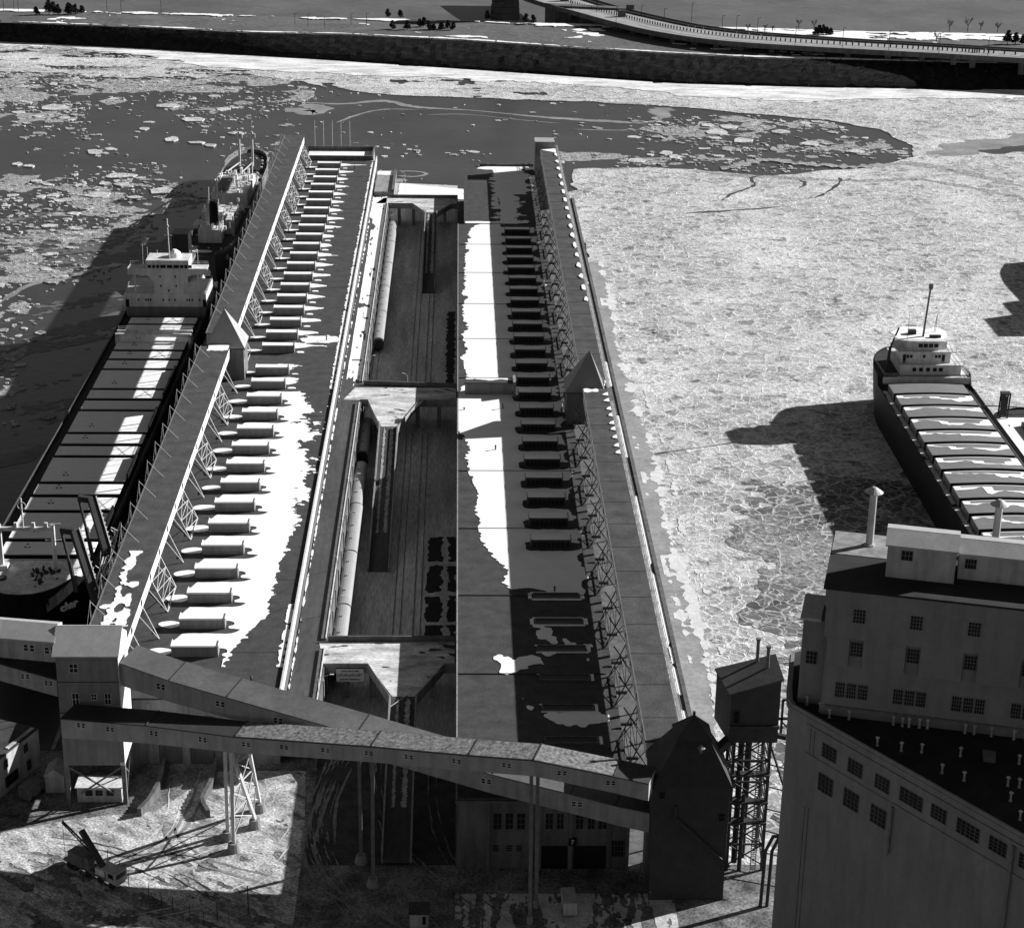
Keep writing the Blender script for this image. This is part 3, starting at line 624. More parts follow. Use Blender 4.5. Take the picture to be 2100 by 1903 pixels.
# flat skylight kerbs on the nearer roof
for i in range(6):
    y = 277.6 + 11.02 * i
    t = thing('flat_skylight', f'long flat dark skylight edged with snow, {ordw(i + 1)} from the near end', 'skylight', (19, y, ZS), 'flat skylights on the near part of the right shed')
    fr = MB()
    for a in (14.7, 23.4): fr.box(a, a + .2, y, y + 2.2, ZS, ZS + .3)
    for b in (y, y + 2.0): fr.box(14.9, 23.4, b, b + .2, ZS, ZS + .3)
    fr.build('kerb', conc_d, t); MB().box(14.9, 23.4, y + .2, y + 2.0, ZS, ZS + .2).build('pane', glass, t)
    k = MB(); th = (.25, .2, .2, .3, .5, .5)[i]
    if i != 0: k.box(14.3, 23.9, y + 2.3, y + 2.3 + th, ZS, ZS + .12)
    if i in (1, 3, 4, 5): k.box(14.5, 20.5 if i == 1 else 24.0, y - .1 - th, y - .1, ZS, ZS + .12)
    k.box(23.8, 24.1 + th, y, y + 2.4, ZS, ZS + .12)
    if i >= 4: k.box(13.8, 14.5, y, y + 2.2, ZS, ZS + .12)
    k.build('snow_rim', snow, t)
for i, (x, y, h) in enumerate(((8.9, 411, 1.0), (1.8, 437.5, .5), (11.2, 438.5, 1.2), (-35.5, 298, 1.6), (11.0, 272, 2.2), (-34.8, 491, 1.2), (-37.5, 692, 1.2), (19, 336, .9))):
    o = MB().cone((x, y), .16, .16, ZS, ZS + h, 8).cone((x, y), .3, .05, ZS + h, ZS + h + .3, 8).build('vent_pipe', steel_d)
    tag(o, ['short vent pipe in the snow on the right shed by the tower shadow', 'small vent pipe at the well edge of the right shed', 'vent pipe behind the shadowed monitor on the right shed', 'dark vent pipe on the bare near roof of the left shed',
            'tall vent pipe at the near end of the right shed roof', 'vent pipe in the snow patch beside the left pyramid tower', 'vent pipe in snow at the far end of the left shed', 'vent pipe among the near flat skylights'][i], 'vent pipe')

# ================================================================ GRAIN GALLERIES
ROPE = mat('guy_wire', .45, .5, .1, 1)
def gallery(label, x0, x1, y0, y1, lit_wall_x, side):
    t = thing('grain_gallery', label, 'gallery', ((x0 + x1) / 2, y0, ZGB))
    MB().box(x0 + .12, x1 - .12, y0, y1, ZGB, ZGT - .15).build('wall', gal_wall, t)
    MB().box(x0 - .1, x1 + .1, y0 - .1, y1 + .1, ZGT - .15, ZGT).build('roof', gal_roof, t)
    MB().box(x0 - .1, x0 + .1, y0, y1, ZGT, ZGT + .12).build('roof_edge', steel_m, t)
    y = y0 + 6; k = 0
    xw = x1 - .12 if side > 0 else x0 + .12
    while y < y1 - 4:
        MB().box(xw - .04, xw + .04, y, y + 1.3, ZGB + .9, ZGB + 2.0).build('window', glass, t); y += 11.1; k += 1
    return t
gl1 = gallery('near stretch of the elevated grain gallery over the left shed, white side wall sunlit', -63.7, -56.55, 286, 458.6, -56.6, 1)
gl2 = gallery('far stretch of the elevated grain gallery over the left shed, beyond the pyramid tower', -63.7, -56.55, 468.3, 707, -56.6, 1)
gr1 = gallery('near stretch of the dark-roofed elevated grain gallery over the right shed edge', 29.65, 35.3, 262.5, 427.3, 30, -1)
gr2 = gallery('far stretch of the dark-roofed elevated grain gallery over the right shed edge', 29.65, 35.3, 436.6, 687, 30, -1)
def leg_set(t, X0, feet, xtop, xfoot, zf, brac, m, s):
    for i, y in enumerate(feet):
        MB().bar((xfoot, y, zf), (xtop, y + .3, ZGB), .16).bar((xfoot, y, zf), (xtop - s * .1, y - 3.3, ZGB), .12).build('leg', m, t)
        MB().bar((xtop - s * 6.3, y, zf), (xtop - s * 6.3, y, ZGB), .35).build('post', m, t)
        if brac(i) and i + 1 < len(feet):
            y2 = feet[i + 1]
            b = MB()
            for q in range(3):
                za = zf + (ZGB - zf) * q / 3; zb = zf + (ZGB - zf) * (q + 1) / 3; xa = xfoot + (xtop - xfoot) * q / 3; xb = xfoot + (xtop - xfoot) * (q + 1) / 3
                b.bar((xa, y, za), (xb, y2, zb), .09).bar((xa, y2, za), (xb, y, zb), .09).bar((xb, y, zb), (xb, y2, zb), .09)
            b.bar((xfoot, y, zf + .1), (xfoot, y2, zf + .1), .2)
            b.build('brace', m, t)
f1 = [304.6 + 11.08 * i for i in range(14)]
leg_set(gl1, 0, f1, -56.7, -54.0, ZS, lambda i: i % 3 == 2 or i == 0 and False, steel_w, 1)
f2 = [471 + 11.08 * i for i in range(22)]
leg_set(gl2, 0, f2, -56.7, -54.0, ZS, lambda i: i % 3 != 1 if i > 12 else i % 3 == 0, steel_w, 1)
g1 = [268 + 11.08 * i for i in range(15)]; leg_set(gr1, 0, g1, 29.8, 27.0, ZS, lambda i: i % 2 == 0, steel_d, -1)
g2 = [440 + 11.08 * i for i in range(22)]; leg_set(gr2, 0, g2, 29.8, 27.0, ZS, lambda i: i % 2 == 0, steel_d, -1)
for t, ys in ((gr1, g1), (gr2, g2)):                  # legs standing on the quay on the water side, cross beams, and snow-dusted walkway
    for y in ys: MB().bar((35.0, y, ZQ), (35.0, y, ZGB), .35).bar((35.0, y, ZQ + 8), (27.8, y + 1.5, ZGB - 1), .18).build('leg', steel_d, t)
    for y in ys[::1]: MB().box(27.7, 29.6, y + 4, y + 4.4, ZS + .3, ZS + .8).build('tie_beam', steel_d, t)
for t, a, b in ((gr1, 262.5, 427.3), (gr2, 436.6, 687)): MB().box(34.9, 35.15, a, b, 24.6, ZGB).build('added_shade_girder', steel_d, t)  # added girder, hidden under the gallery, to widen its shadow on the roof
for t, a, b in ((gr1, 262.5, 427.3), (gr2, 436.6, 707)):
    MB().box(36.15, 36.95, a, b, ZGB - .2, ZGB).build('walkway', conc, t)
    rb = MB()
    for x in (36.2, 36.9):
        rb.box(x - .04, x + .04, a, b, ZGB + .9, ZGB + 1.0)
        y = a
        while y < b: rb.box(x - .03, x + .03, y, y + .06, ZGB, ZGB + .9); y += 5
    rb.build('handrail', steel_m, t)
y = 500; k = 0                                       # blown snow lumps on the water side of the right roof
rr = random.Random(3)
while y < 684:
    L_ = rr.uniform(3.5, 6.5); m = []
    for i in range(10):
        a = 2 * math.pi * i / 10; m.append((34.95 + .42 * math.cos(a) * (1 if math.cos(a) > 0 else rr.uniform(1, 2.2)), y + L_ / 2 * math.sin(a) * rr.uniform(.8, 1.1)))
    MB().prism(m, ZGT, ZGT + .25).build('snow_lump', snow, gr2); y += 11.08
y = 385
while y < 425:
    MB().prism([(35.3, y), (35.3, y + 2.5), (34.6, y + 1.8), (34.4 - rr.random() * .6, y + .6)], ZGT, ZGT + .2).build('snow_lump', snow, gr1); y += rr.uniform(3, 6)
patch(29.8, 35.2, 676, 686.8, .3, lambda X, Y: (Y - 685.6 + (X - 30) * 1.1) * .5 + 1 - (687 - Y) * .18, ZGT + .12, .1).build('snow_cover', snow, gr2)
patch(29.8, 34.6, 421, 427.3, .25, lambda X, Y: .9 - np.abs(Y - 426) * .8 + fbm(X, Y, .8, 3, 2) * .8 - np.where(X > 33.2, 1, 0), ZGT + .12, .1).build('snow_cover', snow, gr1)
patch(-62.5, -56.7, 450, 458.4, .25, lambda X, Y: np.minimum(1.5 - np.abs(Y - 456.5) * .6, (X + 61.8)) + fbm(X, Y, .8, 3, 2) * .4, ZGT + .12, .1).build('snow_cover', snow, gl1)
patch(-63.2, -57, 296, 334, .3, lambda X, Y: np.maximum(np.minimum(1 - np.abs(X + 58.7) * .8, (322 - Y) * .2), (1 - np.abs(X + 60.8) * .6) * 1.0 - .1) + fbm(X, Y, .28, 4, 9) * 1.5 - .5, ZGT + .12, .1).build('snow_cover', snow, gl1)
for t, ys, xa, xb in ((gr1, g1, 29.7, 35.2), (gr2, g2, 29.7, 35.2)):
    for y in ys: MB().box(xa, xb, y + 2, y + 2.12, ZGT, ZGT + .05).build('roof_joint', wood_d, t)
# davits with guys along the ship side of the left gallery
dv = None
for i in range(36):
    y = 306 + 11.1 * i
    if 452 < y < 474: continue
    lab = f'thin davit mast beside the left gallery, {ordw(i + 1)} from the near end'
    if dv is None:
        dv = thing('davit', lab, 'davit', (-64.0, y, ZGB), 'davits along the left gallery')
        MB().bar((-64.3, y, ZGB - 4), (-64.0, y, 32.4), .09).build('mast', steel_w, dv)
        MB().bar((-64.0, y, 32.2), (-60.6, y - 1.2, ZGT), .055).bar((-64.0, y, 32.2), (-63.5, y - 2.4, ZGT), .05).bar((-64, y, 32.2), (-64.2, y - 7, ZGB), .05).build('guy_wire', ROPE, dv)
    else:
        o = copy_tree(dv); o.location = (-64.0, y, ZGB); o['label'] = lab
mb = MB()                                            # loading walkway hung below the ship side of the left gallery
for a, b in ((300, 455), (470, 706)):
    w = thing('side_walkway', 'near narrow service walkway along the ship side of the left gallery' if a == 300 else 'far narrow service walkway along the ship side of the left gallery', 'walkway', (-65, a, ZGB))
    MB().box(-65.4, -64.1, a, b, 23.0, 23.15).build('deck', steel_m, w)
    q = MB()
    for x in (-65.4, -64.2):
        q.box(x - .04, x + .04, a, b, 24.0, 24.1)
        y = a
        while y < b: q.box(x - .04, x + .04, y, y + .08, 23, 24.0); y += 3.7
    y = a
    while y < b: q.bar((-64.1, y, 23.1), (-63.6, y, 26.3), .1); y += 11.1
    q.build('handrail', steel_m, w)

def pyramid_tower(t, x0, x1, y0, y1, z0, ze, za, wallm, roofm, dx=0, ov=.4):
    MB().box(x0, x1, y0, y1, z0, ze).build('wall', wallm, t)
    cx, cy = (x0 + x1) / 2 + dx, (y0 + y1) / 2
    MB().box(x0 - ov, x1 + ov, y0 - ov, y1 + ov, ze - .6, ze - .27).build('fascia', wood_d, t)
    mb = MB(); mb.add([(x0 - ov, y0 - ov, ze - .25), (x1 + ov, y0 - ov, ze - .25), (x1 + ov, y1 + ov, ze - .25), (x0 - ov, y1 + ov, ze - .25), (cx, cy, za)], [(0, 1, 4), (1, 2, 4), (2, 3, 4), (3, 0, 4), (3, 2, 1, 0)])
    mb.build('roof', roofm, t)
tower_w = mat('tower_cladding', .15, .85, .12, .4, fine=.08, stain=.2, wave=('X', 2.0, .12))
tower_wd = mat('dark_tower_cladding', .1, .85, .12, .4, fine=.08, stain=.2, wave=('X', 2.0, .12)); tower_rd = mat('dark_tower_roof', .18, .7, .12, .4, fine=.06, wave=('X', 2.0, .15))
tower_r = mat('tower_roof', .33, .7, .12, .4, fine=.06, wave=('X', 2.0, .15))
tl = thing('pyramid_tower', 'square transfer tower with sharp pyramid roof on the left gallery', 'tower', (-57.8, 463, ZS))
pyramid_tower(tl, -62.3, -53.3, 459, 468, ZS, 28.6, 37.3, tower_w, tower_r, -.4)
MB().box(-53.3, -53.24, 459.8, 460.5, 25.2, 27.6).build('window', glass, tl)
MB().box(-53.35, -53.22, 459.0, 459.25, ZS, 28.5).build('corner_board', gal_wall, tl)
tr = thing('pyramid_tower', 'square transfer tower with blunt dark pyramid roof on the right gallery', 'tower', (30.3, 432, ZS))
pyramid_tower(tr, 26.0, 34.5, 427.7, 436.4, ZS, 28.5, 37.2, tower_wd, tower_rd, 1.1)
MB().box(28, 34.7, 686.8, 693.5, ZQ, 31.6).build('end_house', clad, gr2)
MB().box(27.8, 34.9, 686.6, 693.7, 31.6, 31.8).build('end_roof', metal_roof, gr2)

# ================================================================ ROADWAY, BRIDGES AND RAMPS BETWEEN THE SHEDS
rd = struct('raised_roadway', MB().box(-30.0, -24.4, 292, 703, ZQ + 4.5, ZR), asphalt)
par = struct('roadway_parapet', MB().box(-25.3, -24.4, 297, 321, ZR, ZR + .4).box(-25.3, -24.4, 325, 455.5, ZR, ZR + .4).box(-25.3, -24.4, 471.5, 660, ZR, ZR + .4), conc_d)
MB().box(-24.52, -24.36, 297, 321, ZR + .2, ZR + .55).box(-24.52, -24.36, 325, 455.5, ZR + .2, ZR + .55).box(-24.52, -24.36, 471.5, 660, ZR + .2, ZR + .55).build('coping', gal_wall, par)
MB().box(-24.4, -24.05, 292, 703, ZQ, ZR - .05).build('retaining_wall', conc_d, rd)
q = MB()
for y in np.arange(300, 700, 9.5): q.box(-24.06, -23.8, y, y + .7, ZQ, ZR - .3)
q.build('column', conc, rd)
BR = [(315.2, 324.6, 302.2, -11.5, -7.2, 262.0, 8.2, (-16.1, -2.1)), (458.0, 470.0, 438.3, -18.6, -14.5, 372.6, ZQ, (-22.4, -9.4)), (660.8, 669.8, 648.1, -10.9, -7.2, 578.7, ZQ, (-15.7, -2.2))]
for i, (y0, y1, yf, xa, xb, ye, ze, (fa, fb)) in enumerate(BR):
    nm = ('near', 'middle', 'far')[i]; y2 = y1 - (2 if i == 1 else 0)
    b = struct('cross_bridge', MB().prism([(-24.4, y0), (fa, y0), (xa, yf), (xb, yf), (fb, y0), (.1, y0), (.1, y2), (-24.4, y1)], ZR - 1.1, ZR - .004), asphalt)
    MB().hexa([(-24.0, y1 - .1, ZR - 1), (.1, y2 - .1, ZR - 1), (.1, y2 + .25, ZR - 1), (-24.0, y1 + .25, ZR - 1)], [(-24.0, y1 - .1, ZR + 1.1), (.1, y2 - .1, ZR + 1.1), (.1, y2 + .25, ZR + 1.1), (-24.0, y1 + .25, ZR + 1.1)]).build('parapet', conc_d, b)
    q = MB()
    for (ax, ay), (bx, by) in (((-24.4, y0), (fa, y0)), ((fa, y0), (xa, yf)), ((xb, yf), (fb, y0)), ((fb, y0), (.1, y0))):
        q.hexa([(ax, ay - .25, ZR - 1.6), (bx, by - .25, ZR - 1.6), (bx, by + .02, ZR - 1.6), (ax, ay + .02, ZR - 1.6)], [(ax, ay - .25, ZR + .35), (bx, by - .25, ZR + .35), (bx, by + .02, ZR + .35), (ax, ay + .02, ZR + .35)])
    q.build('edge_beam', conc, b)
    q = MB()
    for x in (-20.5, -15.5, -10, -4.5): q.box(x - .5, x + .5, y0 + 2, y0 + 3, ZQ, ZR - 1.1).box(x - .5, x + .5, y2 - 2.5, y2 - 1.5, ZQ, ZR - 1.1)
    q.build('column', conc, b)
    rp = struct('ramp', MB().hexa([(xa, ye, ze - .8), (xb, ye, ze - .8), (xb, yf, ZR - 1.1), (xa, yf, ZR - 1.1)], [(xa, ye, ze + .02), (xb, ye, ze + .02), (xb, yf, ZR), (xa, yf, ZR)]), asphalt)
    q = MB()
    for x in (xa - .3, xb): q.hexa([(x, ye, ze - .8), (x + .3, ye, ze - .8), (x + .3, yf, ZR - 1.5), (x, yf, ZR - 1.5)], [(x, ye, ze + .9), (x + .3, ye, ze + .9), (x + .3, yf, ZR + .9), (x, yf, ZR + .9)])
    q.build('side_wall', conc, rp)
    q = MB()
    yy = yf - 4
    while yy > ye + 12:
        z = ze + (ZR - ze) * (yy - ye) / (yf - ye) - .9; q.box(xa + .4, xa + 1.1, yy, yy + .8, ZQ, z).box(xb - 1.1, xb - .4, yy, yy + .8, ZQ, z); yy -= 12
    q.build('column', conc_d, rp)
    # trodden snow on the bridge: swept curve between roadway and ramp
    def f_b(X, Y, y0=y0, y1=y2, yf=yf, xa=xa, xb=xb, fa=fa, i=i):
        cx, cy = xa - 3, yf - 2; r = np.hypot(X - cx, Y - cy)
        s = sdist(X, Y, [(-28.5 if i else -24.2, y0 + .4), (fa, y0 + .2), (xa + .3, yf + 1), (xb - .2, yf + 1), (fa + 14, y0 + .2), (-.3, y0 + .2), (-.3, y1 - .4), (-26 if i else -25.5, y1 - .6)])
        tr = np.sin(r * 2.6) * .2
        return np.minimum(s * .9 + .1, .55 + tr + fbm(X * .5, Y, .5, 4, 81 + i) * .9 - np.clip((X + 8) * .05, 0, .5))
    struct('bridge_snow', patch(-29.5, -.2, yf - 1, y1, .22, f_b, ZR + .06, .06), mat('worn_road_snow', .5, .85, .5, .35, fine=.35, stretch=(.5, 1.4, 1), bump=.2))
    q = ribbon([((xa + xb) / 2 - .9, ye + 1, ze + .06), ((xa + xb) / 2 - .9, (ye + yf) / 2, (ze + ZR) / 2 + .08), ((xa + xb) / 2 - .9, yf, ZR + .08)], .5, 0, .5, .05, 60)
    q.v += []; struct('ramp_snow', q, mat('ramp_slush', .3, .9, .5, .8))
    struct('ramp_snow', ribbon([((xa + xb) / 2 + .9, ye + 1, ze + .06), ((xa + xb) / 2 + .9, (ye + yf) / 2, (ze + ZR) / 2 + .08), ((xa + xb) / 2 + .9, yf, ZR + .08)], .8, 0, .5, .05, 60), MATS['ramp_slush'])
# snow on the far half of the roadway
def f_rd(X, Y):
    n = fbm(X, Y * .25, .8, 4, 91); m = fbm(X * 2, Y * .1, 1.2, 3, 92); h = fbm(X, Y * .45, .35, 3, 93)
    f = .42 + n * .8 + m * .7 - np.clip(np.abs(X + 27.0) - 2.3, 0, 9) * 1.2 - np.where(h > .42, 1.4, 0) - np.clip((478 - Y) * .1, 0, 3)
    f = f + np.where((X > -26.4) & (Y > 490), .35, 0) - np.where((X < -28.7) & (Y < 640), 1.2, 0)
    return f
struct('roadway_snow', patch(-29.9, -24.9, 452, 700, .18, f_rd, ZR + .06, .06, .5), snow)
struct('roadway_snow', patch(-30.0, -29.2, 300, 700, .12, lambda X, Y: .12 - np.abs(X + 29.8) * 2 + fbm(X, Y, .5, 3, 5) * .7, ZR + .1, .1, .6), snow)
struct('road_bar_grating', MB().box(-28, -26, 489, 490.2, ZR + .08, ZR + .12), steel_m)
# ledge wall beside the far roadway
ex = thing('side_block', 'flat grey block at the far end of the roadway beside the left shed', 'building', (-26, 684, ZR))
MB().box(-29.6, -22.6, 672, 704, ZR, ZR + 1.6).build('block', conc, ex)
MB().box(-23.4, -22.5, 672, 704, ZR + 1.6, ZR + 2.3).build('kerb_wall', conc_d, ex)
patch(-29.5, -23.5, 688, 703.8, .3, lambda X, Y: (Y - 698 + (X + 29.5) * .2) * .4 + fbm(X, Y, .5, 3, 1) * .6, ZR + 1.68, .05).build('snow_cover', snow, ex)
# patches of bare ballast where wagons kept the snow off
BB = ((-6.2, -3.0, 349, 361), (-6.1, -3.1, 362.5, 376), (-6.0, -3.2, 378, 391), (-6.4, -2.9, 334, 347.5), (-1.7, .1, 334, 347.5), (-1.7, .1, 349, 361), (-1.8, .1, 362.5, 376), (-1.7, .1, 378, 391), (-3.0, -.7, 478, 560))
def f_bb(X, Y):
    s = np.full(X.shape, -9.)
    for a, b, c, d in BB: s = np.maximum(s, np.minimum(np.minimum(X - a, b - X), np.minimum(Y - c, d - Y)))
    return s + fbm(X, Y, .7, 4, 33) * 1.0
struct('bare_ballast', patch(-20, -.05, 318, 660, .25, f_bb, ZQ + .02, .02, .5), mat('dark_ballast', .02, .95, .4, .8, fine=.3))
if 0: pass
# dark planted beds between the tracks
for i, (x0, x1, y0, y1) in enumerate(()[:0] and ((-6.0, -3.0, 349, 361), (-6.1, -3.2, 362.5, 376), (-6.0, -3.2, 378, 391), (-6.2, -3.1, 334, 347), (-1.7, -.3, 334, 347), (-1.7, -.3, 349, 361), (-1.8, -.3, 362.5, 376), (-1.7, -.3, 378, 391), (-2.6, -.9, 478, 560), (-3.4, -.5, 452, 455))):
    g_ = MB()
    rr = random.Random(i)
    for k in range(int((x1 - x0) * (y1 - y0) * .9)):
        x = rr.uniform(x0, x1); y = rr.uniform(y0, y1); g_.box(x - .35, x + .35, y - .35, y + .35, ZQ, ZQ + rr.uniform(.25, .6))
    o = g_.build('coal_wagon_load', wood_d) if False else g_.build('dark_rubble_bed', wood_d)
    tag(o, ['dark rubble bed by the third well rail, third from the near bridge', 'dark rubble bed between tracks, fourth from the near bridge', 'dark rubble bed between tracks, fifth from the near bridge', 'dark rubble bed nearest the near bridge, left row',
            'narrow dark rubble bed under the right shed edge, nearest the bridge', 'narrow dark rubble bed under the right shed edge, second from the bridge', 'narrow dark rubble bed under the right shed edge, third from the bridge', 'narrow dark rubble bed under the right shed edge, fourth from the bridge',
            'very long dark rubble strip at the right side of the far well', 'small dark rubble heap under the middle bridge'][i], 'rubble bed', kind=None)
rl = MB()
for x in (-23.4, -22.0, -12.6, -11.2, -8.6, -7.2):
    for a, b in ((326, 456), (472, 659)):
        if -19 < x < -14 and a < 400: continue
        rl.box(x - .04, x + .04, a, b, ZQ, ZQ + .12)
struct('railway_track', rl, steel_d)

# ================================================================ TRAINS
def coach(x0, x1, y0, y1, label, group, nose=False):
    t = thing('railway_coach', label, 'railway coach', ((x0 + x1) / 2, y0, ZQ), group)
    MB().box(x0 + .05, x1 - .05, y0 + .3, y1 - .3, ZQ + 1.0, ZQ + 3.3).build('body', train_side, t)
    n = 10; pr = []
    for k in range(n + 1):
        a = math.pi * k / n; pr.append(((x0 + x1) / 2 - math.cos(a) * (x1 - x0) / 2, ZQ + 3.3 + math.sin(a) ** .8 * 1.05))
    mb = MB(); mb.add([(p[0], y0 + .3, p[1]) for p in pr] + [(p[0], y1 - .3, p[1]) for p in pr], [(k, k + 1, n + 2 + k, n + 1 + k) for k in range(n)] + [tuple(range(n + 1)), tuple(range(2 * n + 1, n, -1))])
    mb.build('roof', train_m, t, smooth=False)
    MB().box(x0 + .5, x1 - .5, y0 - .35, y0 + .3, ZQ + 1.2, ZQ + 3.9).build('gangway', steel_d, t)
    MB().box(x0 + .2, x1 - .2, y0 + 3, y0 + 5.5, ZQ + .35, ZQ + 1.0).build('bogie', steel_d, t)
    MB().box(x0 + .2, x1 - .2, y1 - 5.5, y1 - 3, ZQ + .35, ZQ + 1.0).build('bogie', steel_d, t)
    for y in (y0 + 6, y0 + 13, y0 + 20):
        if y < y1 - 2: MB().box(x0 + .8, x0 + 1.5, y, y + .25, ZQ + 4.2, ZQ + 4.42).build('roof_vent', steel_d, t)
    return t
GT1 = 'passenger coaches standing in the near well'; GT2 = 'passenger coaches standing in the far well'
xs0 = -24.0
for i, (a, b) in enumerate(((322.4, 348.4), (348.4, 374.4), (374.4, 400.4), (400.4, 426), (432.5, 456))):
    sh = .0 if i < 3 else (-.15 if i == 3 else -.2)
    coach(xs0 + .1 + sh, xs0 + 2.95 + sh, a, b, f'silver roofed passenger coach in the near well, {ordw(i + 1)} from the near bridge', GT1)
for i in range(5):
    a = 520.4 + 26.3 * i
    coach(xs0 + .3, xs0 + 3.2, a, a + 26.3, f'silver roofed passenger coach in the far well, {ordw(i + 1)} from its near end', GT2)
# ---- curved lamp posts
def lamp(x, y, z, h, arm, label, group, az=0):
    t = thing('street_lamp', label, 'street lamp', (x, y, z), group)
    mb = MB().bar((x, y, z), (x, y, z + h), .14, n=6); px, pz = x, z + h
    for k in range(1, 5):
        a = k / 4 * math.pi / 2; nx = x + arm * math.sin(a); nz = z + h + .9 * (1 - (1 - math.sin(a)) ** 1) * .8
        mb.bar((px, y, pz), (nx, y, nz), .1, n=6); px, pz = nx, nz
    mb.build('post', steel_w, t); MB().box(px - .1 if arm > 0 else px - .6, px + .6 if arm > 0 else px + .1, y - .15, y + .15, pz - .1, pz + .08).build('lamp_head', steel_w, t)
for i, (x, y) in enumerate(((-24.2, 336), (-24.2, 356.5), (-24.2, 376), (-24.2, 399), (-24.2, 482), (-24.2, 515), (-24.2, 550), (-24.2, 590), (-24.2, 630), (-24.4, 304))):
    lamp(x, y, ZR, 3.2, 2.2, f'slim curved lamp post on the parapet over the coaches, {ordw(i + 1 if i < 9 else 11)} along' if i < 9 else 'slim curved lamp post beside the terminal sign', 'lamp posts along the roadway parapet')
for i, (x, y, h) in enumerate(((-16.2, 326, 7.5), (-12.8, 474, 9), (-16.5, 672.5, 6), (-19.6, 706, 8))):
    lamp(x, y, ZQ if i < 3 else ZQ, h, -.8, ['tall lamp post rising from the near well', 'tall lamp post rising from the far well behind the middle bridge', 'lamp post behind the far bridge', 'pole on the snowy quay end'][i], 'lamp posts in the wells')
# ---- terminal sign
sg = thing('terminal_sign', 'white terminal name board hung under the edge of the near bridge', 'sign', (-18.6, 314.8, 13))
MB().box(-21.9, -16.9, 314.65, 314.85, 11.8, 14.4).build('board', sign_w, sg)
MB().box(-22.0, -16.8, 314.7, 314.9, 11.7, 11.85).box(-22.0, -16.8, 314.7, 314.9, 14.35, 14.5).build('frame', sign_k, sg)
for s, z, h in (('GARE MARITIME', 13.95, .46), ('LOUIS-JOLLIET', 13.15, .72), ('MARINE TERMINAL', 12.25, .44)):
    text_mesh('lettering', s, h, sign_k, sg, (-19.4, 314.63, z), (R(90), 0, 0), .02)
MB().box(-16.5, -15.9, 314.6, 314.9, 13.5, 14.3).build('emblem_box', conc, sg)
# ================================================================ SHIPS
def outline(cx, hb, yb, ys, lb, ls_, n=9, dirn=1):
    # yb = bow tip Y, ys = stern Y; dirn=1 when the bow is the nearer (smaller Y) end
    R_ = []
    for k in range(n + 1):
        u = k / n; y = yb + (1 - math.cos(u * math.pi / 2)) * lb * dirn * 1.0; w = hb * math.sin(u * math.pi / 2) ** .85
        R_.append((w, y))
    ya = R_[-1][1]; yb_ = ys - ls_ * dirn
    for k in range(1, 30): R_.append((hb, ya + (yb_ - ya) * (k / 30) ** (1 if dirn > 0 else 1.6)))
    for k in range(0, n + 1):
        u = k / n; y = ys - ls_ * dirn * (1 - u) ; w = hb * (math.cos(u * math.pi / 2) ** .35 if u < 1 else .0)
        if u >= 1: w = hb * .42
        R_.append((w, y))
    pts = [(cx + w, y) for w, y in R_] + [(cx - w, y) for w, y in R_[::-1]]
    return pts
def hull(t, cx, hb, yb, ys, zd, lb=26, ls_=14, dirn=1, m=hull_b, rail=1.0, railm=None, zmid=None, flare=5, deckm=None):
    o0 = outline(cx, hb * .93, yb + flare * dirn, ys - 3 * dirn, lb, ls_ * 1.2, dirn=dirn); o1 = outline(cx, hb * .985, yb + flare * .45 * dirn, ys - 1 * dirn, lb, ls_, dirn=dirn); o2 = outline(cx, hb, yb, ys, lb, ls_, dirn=dirn)
    n = len(o2); V = [(p[0], p[1], -2) for p in o0] + [(p[0], p[1], zd(p[1]) * .5) for p in o1] + [(p[0], p[1], zd(p[1]) + rail) for p in o2]
    c = Vector((cx, (yb + ys) / 2, 0)); V += [(cx + (p[0] - cx) * .975, c.y + (p[1] - c.y) * .997, zd(p[1]) + rail) for p in o2]; V += [(cx + (p[0] - cx) * .974, c.y + (p[1] - c.y) * .9968, zd(p[1])) for p in o2]
    Fs = []
    for l in range(4):
        for i in range(n): j = (i + 1) % n; Fs.append((l * n + i, l * n + j, (l + 1) * n + j, (l + 1) * n + i) if dirn < 0 else (l * n + j, l * n + i, (l + 1) * n + i, (l + 1) * n + j))
    MB().add(V, Fs).build('hull', m, t)
    h = n // 2; dv = [V[4 * n + i] for i in range(n)]; F2 = [(i, i + 1, n - 2 - i, n - 1 - i) for i in range(h - 1)]
    MB().add([(a, b, c_ + .002) for a, b, c_ in dv], F2).build('deck', deckm or deck_m, t)
def railing(t, pts, h=1.0, m=None, sp=2.5, name='railing'):
    mb = MB()
    for a, b in zip(pts, pts[1:]):
        a = Vector(a); b = Vector(b); L_ = (b - a).length; n = max(1, int(L_ / sp))
        for z in (h, h * .5): mb.bar(a + Vector((0, 0, z)), b + Vector((0, 0, z)), .07)
        for k in range(n + 1):
            p = a.lerp(b, k / n); mb.bar(p, p + Vector((0, 0, h)), .07)
    return mb.build(name, m or steel_w, t)
